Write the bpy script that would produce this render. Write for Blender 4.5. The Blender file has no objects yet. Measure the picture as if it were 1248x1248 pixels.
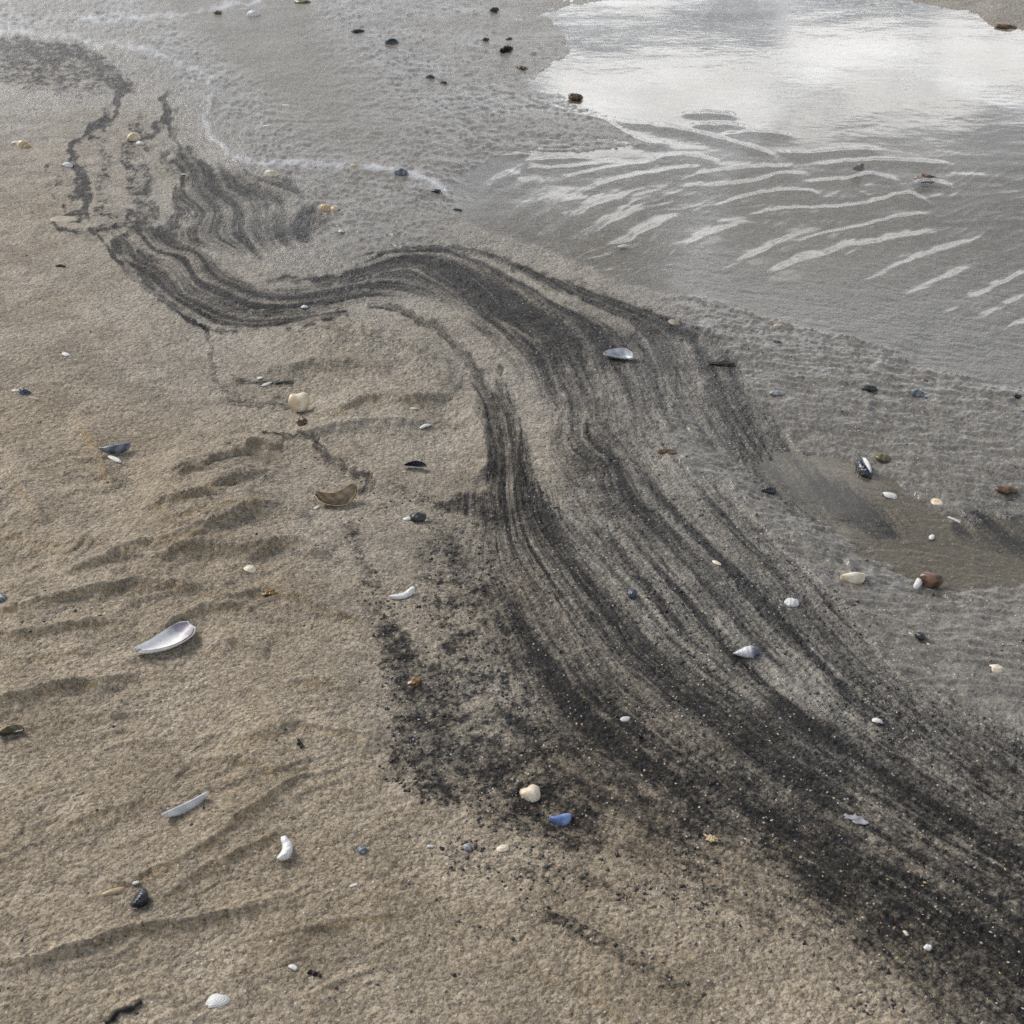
import bpy, bmesh, math, random
import numpy as np
from mathutils import Vector, Matrix

# ------------------------------------------------------------------ camera
scene = bpy.context.scene
IMG = 1248.0                      # the photograph's side in pixels
F = 1500.0                        # focal length in those pixels
HC = 0.80                         # camera height above the water level
PITCH = math.radians(33.7)
SP, CP = math.sin(PITCH), math.cos(PITCH)
cam_d = bpy.data.cameras.new('camera')
cam_d.sensor_width = 36.0
cam_d.lens = 36.0 * F / IMG
cam_d.clip_start, cam_d.clip_end = 0.02, 3000.0
cam_d.dof.use_dof = True
cam_d.dof.focus_distance = 1.30
cam_d.dof.aperture_fstop = 20.0
cam = bpy.data.objects.new('camera', cam_d)
scene.collection.objects.link(cam)
cam.location = (0, 0, HC)
cam.rotation_euler = (math.pi / 2 - PITCH, 0, 0)
scene.camera = cam

# ------------------------------------------------------------------ sky and sun
SUN_EL, SUN_AZ = math.radians(38), math.radians(-48)      # azimuth from +Y, negative = to the left
world = bpy.data.worlds.new('World'); scene.world = world; world.use_nodes = True
wn, wl = world.node_tree.nodes, world.node_tree.links
for n in list(wn): wn.remove(n)

def N(nodes, t, **kw):
    n = nodes.new(t)
    for k, v in kw.items(): setattr(n, k, v)
    return n
def mth(nodes, links, op, a, b=None, c=None, clamp=False):
    n = nodes.new('ShaderNodeMath'); n.operation = op; n.use_clamp = clamp
    for i, v in enumerate((a, b, c)):
        if v is None: continue
        if isinstance(v, (int, float)): n.inputs[i].default_value = v
        else: links.new(v, n.inputs[i])
    return n.outputs[0]
def sstep(nodes, links, v, lo, hi, a=0.0, b=1.0):
    n = nodes.new('ShaderNodeMapRange'); n.interpolation_type = 'SMOOTHSTEP'
    n.inputs['From Min'].default_value = lo; n.inputs['From Max'].default_value = hi
    n.inputs['To Min'].default_value = a; n.inputs['To Max'].default_value = b
    links.new(v, n.inputs['Value']); return n.outputs['Result']
def mixc(nodes, links, f, a, b, blend='MIX'):
    n = nodes.new('ShaderNodeMix'); n.data_type = 'RGBA'; n.blend_type = blend
    for s, v in ((n.inputs[0], f), (n.inputs[6], a), (n.inputs[7], b)):
        if isinstance(v, (int, float)): s.default_value = v
        elif isinstance(v, tuple): s.default_value = v if len(v) == 4 else v + (1,)
        else: links.new(v, s)
    return n.outputs[2]

out = wn.new('ShaderNodeOutputWorld'); bg = wn.new('ShaderNodeBackground')
sky = wn.new('ShaderNodeTexSky'); sky.sky_type = 'NISHITA'; sky.sun_disc = False
sky.sun_elevation = SUN_EL; sky.sun_rotation = SUN_AZ
sky.dust_density = 3.0
tc = wn.new('ShaderNodeTexCoord')
sep = wn.new('ShaderNodeSeparateXYZ'); wl.new(tc.outputs['Generated'], sep.inputs[0])
zc = mth(wn, wl, 'MAXIMUM', sep.outputs[2], 0.0)
den = mth(wn, wl, 'ADD', zc, 0.13)
cx = mth(wn, wl, 'DIVIDE', sep.outputs[0], den); cy = mth(wn, wl, 'DIVIDE', sep.outputs[1], den)
cmb = wn.new('ShaderNodeCombineXYZ'); wl.new(cx, cmb.inputs[0]); wl.new(cy, cmb.inputs[1])
cmb.inputs[2].default_value = 3.7
def wnoise(scale, detail, off, rough=0.55):
    mp = wn.new('ShaderNodeMapping'); mp.inputs['Location'].default_value = off
    wl.new(cmb.outputs[0], mp.inputs['Vector'])
    n = wn.new('ShaderNodeTexNoise'); n.inputs['Scale'].default_value = scale
    n.inputs['Detail'].default_value = detail; n.inputs['Roughness'].default_value = rough
    wl.new(mp.outputs[0], n.inputs['Vector']); return n.outputs['Fac']
n1 = wnoise(0.75, 6, (2.3, 0.4, 0)); n2 = wnoise(1.9, 6, (7.1, 3.2, 1))
low = sstep(wn, wl, sep.outputs[2], 0.225, 0.36, 1.0, 0.0)           # more and brighter cloud towards the horizon
cov = sstep(wn, wl, mth(wn, wl, 'ADD', n1, mth(wn, wl, 'MULTIPLY', low, 0.22)), 0.42, 0.62)
n3 = wnoise(0.42, 2, (9.6, 16.89, 2))
wht = sstep(wn, wl, mth(wn, wl, 'ADD', mth(wn, wl, 'ADD', mth(wn, wl, 'MULTIPLY', n2, 1.8), mth(wn, wl, 'MULTIPLY', n3, 1.1)), mth(wn, wl, 'MULTIPLY', low, 0.34)), 1.74, 1.92)
ccol = mixc(wn, wl, wht, (7.6, 8.5, 10.0), (36.0, 36.0, 35.8))
fin = mixc(wn, wl, mth(wn, wl, 'MULTIPLY', cov, 0.92), sky.outputs[0], ccol)
wl.new(fin, bg.inputs['Color']); bg.inputs['Strength'].default_value = 0.05
wl.new(bg.outputs[0], out.inputs['Surface'])

sun_d = bpy.data.lights.new('sun', 'SUN'); sun_d.energy = 2.1; sun_d.angle = math.radians(24)
sun_d.color = (1.0, 0.97, 0.93)
sun = bpy.data.objects.new('sun', sun_d); scene.collection.objects.link(sun)
sdir = Vector((math.sin(SUN_AZ) * math.cos(SUN_EL), math.cos(SUN_AZ) * math.cos(SUN_EL), math.sin(SUN_EL)))
sun.rotation_euler = sdir.to_track_quat('Z', 'Y').to_euler()
sun.location = (0, 4, 6)

vs = scene.view_settings
vs.view_transform = 'Standard'; vs.look = 'None'; vs.gamma = 1.0; vs.use_curve_mapping = False
vs.exposure = 0.50
scene.cycles.use_denoising = False
scene.cycles.denoiser = 'OPENIMAGEDENOISE'
scene.cycles.denoising_input_passes = 'RGB_ALBEDO_NORMAL'
scene.cycles.max_bounces = 6; scene.cycles.transparent_max_bounces = 8
scene.cycles.caustics_reflective = False; scene.cycles.caustics_refractive = False

# ------------------------------------------------------------------ helpers: noise, projection, polylines
rs = np.random.RandomState(11)
PERM = rs.permutation(256).astype(np.int32); PERM = np.concatenate([PERM, PERM, PERM])
def _fade(t): return t * t * t * (t * (t * 6 - 15) + 10)
G2 = np.stack([np.cos(np.arange(256) * 2 * np.pi / 256), np.sin(np.arange(256) * 2 * np.pi / 256)], 1).astype(np.float32)
g3 = rs.normal(size=(256, 3)); G3 = (g3 / np.linalg.norm(g3, axis=1)[:, None] * 1.2).astype(np.float32)
def perlin2(x, y, s=0):
    x = np.asarray(x, np.float32) + s * 17.31; y = np.asarray(y, np.float32) + s * 9.73
    xi = np.floor(x); yi = np.floor(y); fx = x - xi; fy = y - yi
    xi = xi.astype(np.int32) & 255; yi = yi.astype(np.int32) & 255
    u, v = _fade(fx), _fade(fy)
    def g(ix, iy, dx, dy):
        h = PERM[PERM[ix & 255] + (iy & 255)]; gg = G2[h]; return gg[..., 0] * dx + gg[..., 1] * dy
    a = g(xi, yi, fx, fy); b = g(xi + 1, yi, fx - 1, fy); c = g(xi, yi + 1, fx, fy - 1); d = g(xi + 1, yi + 1, fx - 1, fy - 1)
    return (a + u * (b - a)) * (1 - v) + (c + u * (d - c)) * v
def perlin3(x, y, z, s=0):
    x = np.asarray(x, np.float32) + s * 17.31; y = np.asarray(y, np.float32) + s * 9.73; z = np.asarray(z, np.float32)
    xi = np.floor(x); yi = np.floor(y); zi = np.floor(z); fx = x - xi; fy = y - yi; fz = z - zi
    xi = xi.astype(np.int32) & 255; yi = yi.astype(np.int32) & 255; zi = zi.astype(np.int32) & 255
    u, v, w = _fade(fx), _fade(fy), _fade(fz); r = 0
    for dx in (0, 1):
        for dy in (0, 1):
            hh = PERM[PERM[(xi + dx) & 255] + ((yi + dy) & 255)]
            for dz in (0, 1):
                gg = G3[PERM[hh + ((zi + dz) & 255)]]
                d = gg[..., 0] * (fx - dx) + gg[..., 1] * (fy - dy) + gg[..., 2] * (fz - dz)
                r = r + d * (u if dx else 1 - u) * (v if dy else 1 - v) * (w if dz else 1 - w)
    return r
def smooth(a, b, x):
    t = np.clip((x - a) / (b - a), 0, 1); return t * t * (3 - 2 * t)
def ground(px, py, z=0.0):
    """the point of the plane at height z that the pixel looks at"""
    a = (np.asarray(px, float) - 624) / F; b = (np.asarray(py, float) - 624) / F
    dy = CP - b * SP; dz = -SP - b * CP
    t = (z - HC) / dz
    return a * t, dy * t
def project(x, y, z):
    zz = HC - z
    dep = np.maximum(y * CP + zz * SP, 0.05)
    return 624 + F * x / dep, 624 + F * (zz * CP - y * SP) / dep
def seg_dist(P, Q, pts, vals=None, reach=60.0):
    """signed distance (in pixels of the plan) to a polyline; returns idx, d, side, value along the line"""
    pts = np.asarray(pts, np.float32)
    idx = np.nonzero((P > pts[:, 0].min() - reach) & (P < pts[:, 0].max() + reach) & (Q > pts[:, 1].min() - reach) & (Q < pts[:, 1].max() + reach))[0]
    p, q = P[idx], Q[idx]
    best = np.full(idx.shape, 1e9, np.float32); side = np.ones(idx.shape, np.float32); val = np.zeros(idx.shape, np.float32)
    if vals is None: vals = np.ones(len(pts))
    for i in range(len(pts) - 1):
        ax, ay = pts[i]; ex, ey = pts[i + 1] - pts[i]; L2 = ex * ex + ey * ey + 1e-6
        t = np.clip(((p - ax) * ex + (q - ay) * ey) / L2, 0, 1)
        dx, dy = p - ax - t * ex, q - ay - t * ey
        d = np.sqrt(dx * dx + dy * dy); m = d < best
        best[m] = d[m]; side[m] = np.sign(ex * dy - ey * dx)[m]; val[m] = (vals[i] + t * (vals[i + 1] - vals[i]))[m]
    return idx, best, side, val
def resample(pts, n=4):
    """Catmull-Rom through the traced points"""
    p = np.asarray(pts, float)
    if len(p) < 3: return p
    e = np.vstack([2 * p[0] - p[1], p, 2 * p[-1] - p[-2]]); o = []
    for i in range(1, len(e) - 2):
        for k in range(n):
            t = k / n
            o.append(.5 * ((2 * e[i]) + (-e[i - 1] + e[i + 1]) * t + (2 * e[i - 1] - 5 * e[i] + 4 * e[i + 1] - e[i + 2]) * t * t + (-e[i - 1] + 3 * e[i] - 3 * e[i + 1] + e[i + 2]) * t ** 3))
    o.append(p[-1]); return np.array(o)
def inside(P, Q, poly):
    r = np.zeros(P.shape, bool); n = len(poly)
    for i in range(n):
        x1, y1 = poly[i]; x2, y2 = poly[(i + 1) % n]
        if y1 == y2: continue
        c = ((y1 > Q) != (y2 > Q)); c &= P < (x2 - x1) * (Q - y1) / (y2 - y1) + x1
        r ^= c
    return r

# ------------------------------------------------------------------ the sand: one sheet, finely meshed in the middle
q_rows = np.linspace(1330, -130, 930)
y_d = ground(np.full(q_rows.shape, 624.0), q_rows)[1]
y_near = y_d[0] - np.geomspace(0.004, 30, 26)
y_far = y_d[-1] + np.geomspace(0.06, 900, 44)
ys = np.concatenate([y_near[::-1], y_d, y_far])
u_d = np.linspace(-1.13, 1.13, 950); ex = np.geomspace(0.004, 60, 34)
us = np.concatenate([(-1.13 - ex)[::-1], u_d, 1.13 + ex])
NR, NC = len(ys), len(us)
wid = np.hypot(0.346 * ys + 0.185, 0.15)
X = (us[None, :] * wid[:, None]).astype(np.float32).ravel()
Y = np.repeat(ys, NC).astype(np.float32)

CX = lambda pts, s, ox, oy: [(ox + s * p[0], oy + s * p[1]) for p in pts]
POOL = [(660, 18), (690, 40), (695, 62), (672, 80), (650, 98), (640, 108), (680, 115), (700, 128), (740, 140), (770, 160), (792, 176),
        (740, 183), (660, 186), (610, 190), (575, 205), (550, 228), (560, 260), (590, 283), (640, 297), (700, 320), (740, 340), (800, 357),
        (870, 365), (930, 387), (970, 398), (1050, 415), (1095, 430), (1112, 450), (1150, 452), (1200, 465), (1248, 472), (1400, 500), (1900, 540),
        (2600, 500), (2600, 90), (1500, 60), (1300, 42), (1248, 38), (1205, 30), (1190, 18), (1115, 2), (1080, -30), (1000, -70), (850, -40), (745, -1), (700, 6)]
PUDDLE = [(915, 566), (935, 590), (960, 610), (1000, 635), (1040, 662), (1080, 690), (1110, 708), (1150, 722), (1200, 722), (1248, 716), (1400, 722),
          (1500, 690), (1400, 615), (1248, 628), (1180, 640), (1125, 612), (1080, 580), (1030, 560), (960, 550)]
BASE = [(0, 300, .020), (0, 600, .024), (0, 900, .022), (0, 1200, .024), (200, 500, .021), (200, 800, .021), (250, 1100, .021), (450, 1150, .019),
        (400, 700, .017), (450, 500, .016), (520, 560, .014), (100, 150, .012), (150, 240, .010), (250, 340, .008), (330, 380, .007), (400, 450, .014),
        (620, 340, .008), (600, 500, .008), (620, 620, .009), (700, 750, .008), (800, 900, .008), (1000, 1050, .009), (1248, 1150, .009), (900, 700, .011),
        (1100, 800, .010), (1248, 900, .010), (1000, 450, .008), (1150, 520, .007), (1100, 640, .003), (400, 130, .005), (500, 60, .006), (600, 130, .005),
        (650, 1000, .012), (800, 1150, .015), (1000, 1248, .014), (700, 1248, .018), (850, 600, .013), (960, 660, .014), (1040, 720, .014), (1200, 20, .014), (-200, 0, .01), (-300, 700, .026), (1500, 800, .01)]
# ripple crests of the dry sand, left to right, height in mm
CREST = [
    (4.0, [(165, 592), (208, 580), (240, 562), (272, 548), (312, 536), (345, 544)]),
    (4.0, [(170, 622), (195, 610), (230, 595), (265, 585), (300, 573), (325, 577)]),
    (3.0, [(184, 636), (224, 620), (264, 610), (304, 604), (344, 612)]),
    (5.0, [(60, 706), (90, 690), (120, 678), (160, 662), (208, 650), (248, 638), (288, 622), (320, 616), (352, 620), (384, 630)]),
    (5.0, [(160, 692), (192, 676), (224, 664), (256, 662), (296, 666), (328, 660), (356, 656), (380, 664), (400, 680)]),
    (5.0, [(-60, 752), (0, 740), (48, 728), (100, 718), (152, 710), (192, 708), (232, 712), (272, 722), (300, 736)]),
    (4.0, [(-60, 780), (0, 770), (40, 766), (80, 758), (125, 754), (170, 758)]),
    (4.0, [(170, 778), (208, 758), (240, 742), (280, 736), (308, 737)]),
    (3.0, [(310, 714), (360, 720), (384, 732), (416, 744), (456, 760)]),
    (3.0, [(244, 795), (280, 780), (304, 784), (326, 796)]),
    (5.0, [(-60, 868), (0, 850), (40, 842), (100, 830), (140, 824), (170, 820)]),
    (3.5, [(290, 865), (344, 876), (384, 884), (424, 890), (464, 904)]),
    (2.0, [(280, 900), (320, 890), (360, 880)]),
    (5.0, [(-60, 1176), (0, 1168), (40, 1167), (80, 1156), (120, 1142), (160, 1128), (208, 1122), (256, 1116), (304, 1104), (350, 1090)]),
    (4.0, [(112, 1094), (160, 1068), (208, 1048), (256, 1020), (296, 988), (336, 960), (372, 942)]),
    (3.0, [(184, 1100), (224, 1072), (256, 1052), (312, 1024), (372, 1004)]),
    (3.0, [(260, 918), (312, 924), (344, 936), (378, 934)]),
    (2.5, [(55, 884), (112, 872), (156, 870)]),
    (3.0, [(378, 503), (415, 494), (449, 481), (489, 483), (523, 481), (562, 480)]),
    (3.0, [(0, 556), (30, 592), (56, 640)]), (2.5, [(90, 500), (120, 545), (140, 600)]),
    (2.0, [(0, 645), (60, 660), (110, 655)]), (2.5, [(0, 800), (60, 796), (120, 786)]), (2.5, [(340, 830), (390, 826), (440, 836)]),
    (3.0, [(60, 1010), (130, 985), (200, 968)]), (2.5, [(330, 1140), (420, 1120), (520, 1110)]), (2.0, [(640, 1175), (720, 1210), (790, 1260)]),
    (5.0, [(565, 478), (530, 447), (500, 430), (460, 415), (420, 407), (380, 405), (330, 412)]),
    (4.0, [(572, 592), (592, 565), (592, 535), (580, 500), (558, 476)]),
    (3.0, [(330, 540), (400, 520), (470, 512), (540, 515)]), (2.5, [(300, 455), (360, 445), (430, 440), (480, 450)]),
    (2.5, [(120, 305), (150, 330), (200, 372), (260, 403)][::-1]),
]
MENISCUS = [
    (3.8, 11, [(893, 588), (945, 628), (1010, 672), (1085, 716)]),
    (1.8, 5, [(-60, 44), (20, 40), (70, 42), (110, 48), (160, 58), (200, 68), (235, 85), (255, 100), (260, 125), (250, 145), (258, 165), (285, 188), (310, 197), (400, 200), (470, 205), (510, 215), (545, 232)]),
    (1.4, 4, [(100, 24), (150, 22), (210, 18), (260, 10), (320, 2)]), (0.9, 3, [(165, 33), (215, 27)]), (0.9, 3, [(130, 28), (180, 27)]),
    (1.0, 3, [(590, 283), (640, 297), (700, 320), (740, 340), (800, 357), (870, 365), (930, 387), (970, 398), (1050, 415), (1095, 430), (1112, 450)]),
    (1.0, 4, [(940, 600), (970, 620), (1010, 645), (1050, 668), (1090, 697), (1118, 712)]), (1.0, 4, [(1140, 728), (1190, 724), (1248, 718)]),
]

P0, Q0 = project(X, Y, 0.0)
near = (P0 > -700) & (P0 < 1950) & (Q0 > -330) & (Q0 < 1900) & (Y > 0.02)
NI = np.nonzero(near)[0]
x, y = X[NI], Y[NI]
def heights(P, Q):
    # broad level
    ws = np.zeros(P.shape, np.float32) + 1e-9; hs = np.zeros(P.shape, np.float32)
    for (a, b, h) in BASE:
        w = np.exp(-((P - a) ** 2 + (Q - b) ** 2) / (2 * 95.0 ** 2)) + 1e-7; ws += w; hs += w * h
    h = hs / ws
    h += 0.0030 * perlin2(x * 2.2, y * 2.2, 1) + 0.0016 * perlin2(x * 6, y * 6, 2)
    wp = P + 6 * perlin2(P / 28, Q / 28, 3) + 3.5 * perlin2(P / 9, Q / 9, 4)
    wq = Q + 4 * perlin2(P / 28, Q / 28, 5) + 2.0 * perlin2(P / 9, Q / 9, 6)
    for k, (mm, pts) in enumerate(CREST):
        pts = resample(pts); n = len(pts); t = np.linspace(0, 1, n)
        amp = np.clip(np.minimum(t, 1 - t) * 4, 0, 1) ** .7 * mm * 0.001
        idx, d, s, v = seg_dist(wp, wq, pts, amp, 50)
        pr = np.where(s > 0, np.exp(-(d / 10.5) ** 1.2), np.exp(-(d / 22.0) ** 1.0))
        mpp = HC / np.maximum(np.sin(PITCH + np.arctan((Q[idx] - 624) / F)), .15) ** 2 / F          # metres of ground per pixel of depth
        h[idx] += v * pr * 2.1 * np.clip(mpp / .0010, .75, 2.6)
    rw = perlin2(P / 60, Q / 45, 91)
    rn = perlin2((P * .30 + Q) / 21 + 1.1 * rw, (P - .30 * Q) / 120, 92)
    rz_ = smooth(450, 360, P - .15 * (Q - 700)) * smooth(500, 570, Q) * smooth(-.35, .25, perlin2(P / 110, Q / 80, 93))
    mq = np.clip(HC / np.maximum(np.sin(PITCH + np.arctan((Q - 624) / F)), .15) ** 2 / F / .0010, .75, 2.6)
    h += rz_ * mq * .0022 * np.maximum(.30 - np.abs(rn + .10) * 1.3, 0) / .30
    # water basins
    for poly, depth, run, rin in ((POOL, .020, 46, 60), (PUDDLE, .0035, 70, 60)):
        idx, d, s, v = seg_dist(wp, wq, poly + poly[:1], None, 130)
        ins = inside(wp, wq, poly)
        sd = np.full(P.shape, 130.0, np.float32); sd[idx] = np.minimum(d, 130)
        hi = -depth * (1 - np.exp(-sd / rin)) - 0.0004
        ho = 0.0004 + (h - 0.0004) * smooth(0, run, sd) ** .8
        h = np.where(ins, hi, ho)
    for (mm, w, pts) in MENISCUS:
        pts = resample(pts); idx, d, s, v = seg_dist(wp, wq, pts, None, 16)
        br = 0.35 + 0.9 * np.clip(perlin2(wp[idx] / 14, wq[idx] / 14, 8) + .35, 0, 1)
        h[idx] += mm * 0.001 * br * np.exp(-(d / w) ** 2)
    return h
P, Q = P0[NI], Q0[NI]
z = heights(P, Q)
for _ in range(2):
    P, Q = project(x, y, z); z = heights(P, Q)
P, Q = project(x, y, z)

# --- flow lines of the black sand: a stream value through traced lines (thin plate spline on the ground)
STREAM = [
    (0, [(100, 275), (130, 300), (160, 335), (200, 370), (250, 400), (330, 408), (400, 405), (480, 415), (540, 450), (575, 500), (590, 560), (578, 640), (565, 700), (580, 780), (600, 860), (640, 930), (720, 990), (830, 1050), (950, 1105), (1060, 1165), (1150, 1248)]),
    (1, [(140, 287), (170, 320), (225, 362), (300, 390), (380, 388), (450, 375), (500, 385), (550, 420), (585, 470), (604, 530), (607, 600), (612, 650), (640, 720), (690, 800), (760, 880), (840, 940), (940, 1010), (1040, 1070), (1140, 1130), (1248, 1200)]),
    (2, [(185, 287), (230, 310), (280, 350), (340, 368), (420, 358), (480, 355), (540, 385), (590, 430), (620, 490), (632, 560), (650, 630), (700, 710), (760, 790), (830, 850), (920, 920), (1020, 980), (1120, 1040), (1248, 1120)]),
    (3, [(235, 300), (290, 338), (340, 350), (420, 338), (480, 322), (540, 335), (600, 385), (660, 430), (690, 490), (720, 570), (770, 650), (840, 730), (900, 800), (980, 870), (1060, 930), (1150, 985), (1248, 1040)]),
    (4, [(330, 335), (400, 325), (470, 308), (530, 303), (590, 318), (650, 350), (710, 385), (750, 430), (780, 500), (820, 570), (880, 640), (950, 710), (1010, 780), (1080, 850), (1170, 915), (1248, 970)]),
    (5, [(420, 315), (500, 297), (560, 295), (620, 310), (680, 338), (750, 370), (810, 395), (850, 430), (880, 490), (930, 560), (990, 630), (1060, 700), (1130, 780), (1200, 840), (1248, 880)]),
    (6, [(262, 120), (270, 170), (310, 205), (400, 222), (530, 262), (640, 300), (730, 340), (800, 362), (880, 385), (950, 420), (1000, 480), (1050, 560), (1110, 630), (1180, 690), (1248, 740)]),
    (7, [(870, 372), (960, 400), (1050, 425), (1110, 460), (1160, 540), (1248, 620)]),
    (0.5, [(160, 100), (125, 150), (90, 200), (82, 240), (97, 272)]), (1.5, [(172, 120), (150, 170), (140, 220), (160, 268)]),
    (3.0, [(205, 135), (202, 165), (215, 212), (235, 262)]), (4.5, [(225, 115), (238, 170), (265, 230), (300, 290)]),
    (-1.2, [(60, 290), (120, 350), (200, 415), (300, 440), (420, 440), (500, 470), (540, 520), (540, 600), (500, 720), (480, 850), (520, 960), (620, 1040), (760, 1110), (900, 1180), (1010, 1248)]),
    (7.6, [(560, 60), (700, 180), (900, 280), (1100, 370), (1248, 420)]),
]
cp, cv = [], []
for v, pts in STREAM:
    for a, b in pts:
        cp.append(ground(a, b, 0.008)); cv.append(v)
cp = np.array(cp); cv = np.array(cv)
def tps(r2): return 0.5 * r2 * np.log(r2 + 1e-9)
r2 = ((cp[:, None, :] - cp[None, :, :]) ** 2).sum(-1)
n = len(cp); A = np.zeros((n + 3, n + 3)); A[:n, :n] = tps(r2) + np.eye(n) * 2e-4
A[:n, n] = 1; A[:n, n + 1:] = cp; A[n:, :n] = A[:n, n:].T
sol = np.linalg.solve(A, np.concatenate([cv, [0, 0, 0]]))
psi = np.zeros(x.shape, np.float32)
xc = np.clip(x, -3, 3); yc = np.clip(y, 0.2, 5.5)
for i in range(0, len(x), 60000):
    sl = slice(i, i + 60000)
    rr = (xc[sl, None] - cp[None, :, 0].astype(np.float32)) ** 2 + (yc[sl, None] - cp[None, :, 1].astype(np.float32)) ** 2
    psi[sl] = (0.5 * rr * np.log(rr + 1e-9)) @ sol[:n].astype(np.float32) + sol[n] + sol[n + 1] * xc[sl] + sol[n + 2] * yc[sl]

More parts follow.
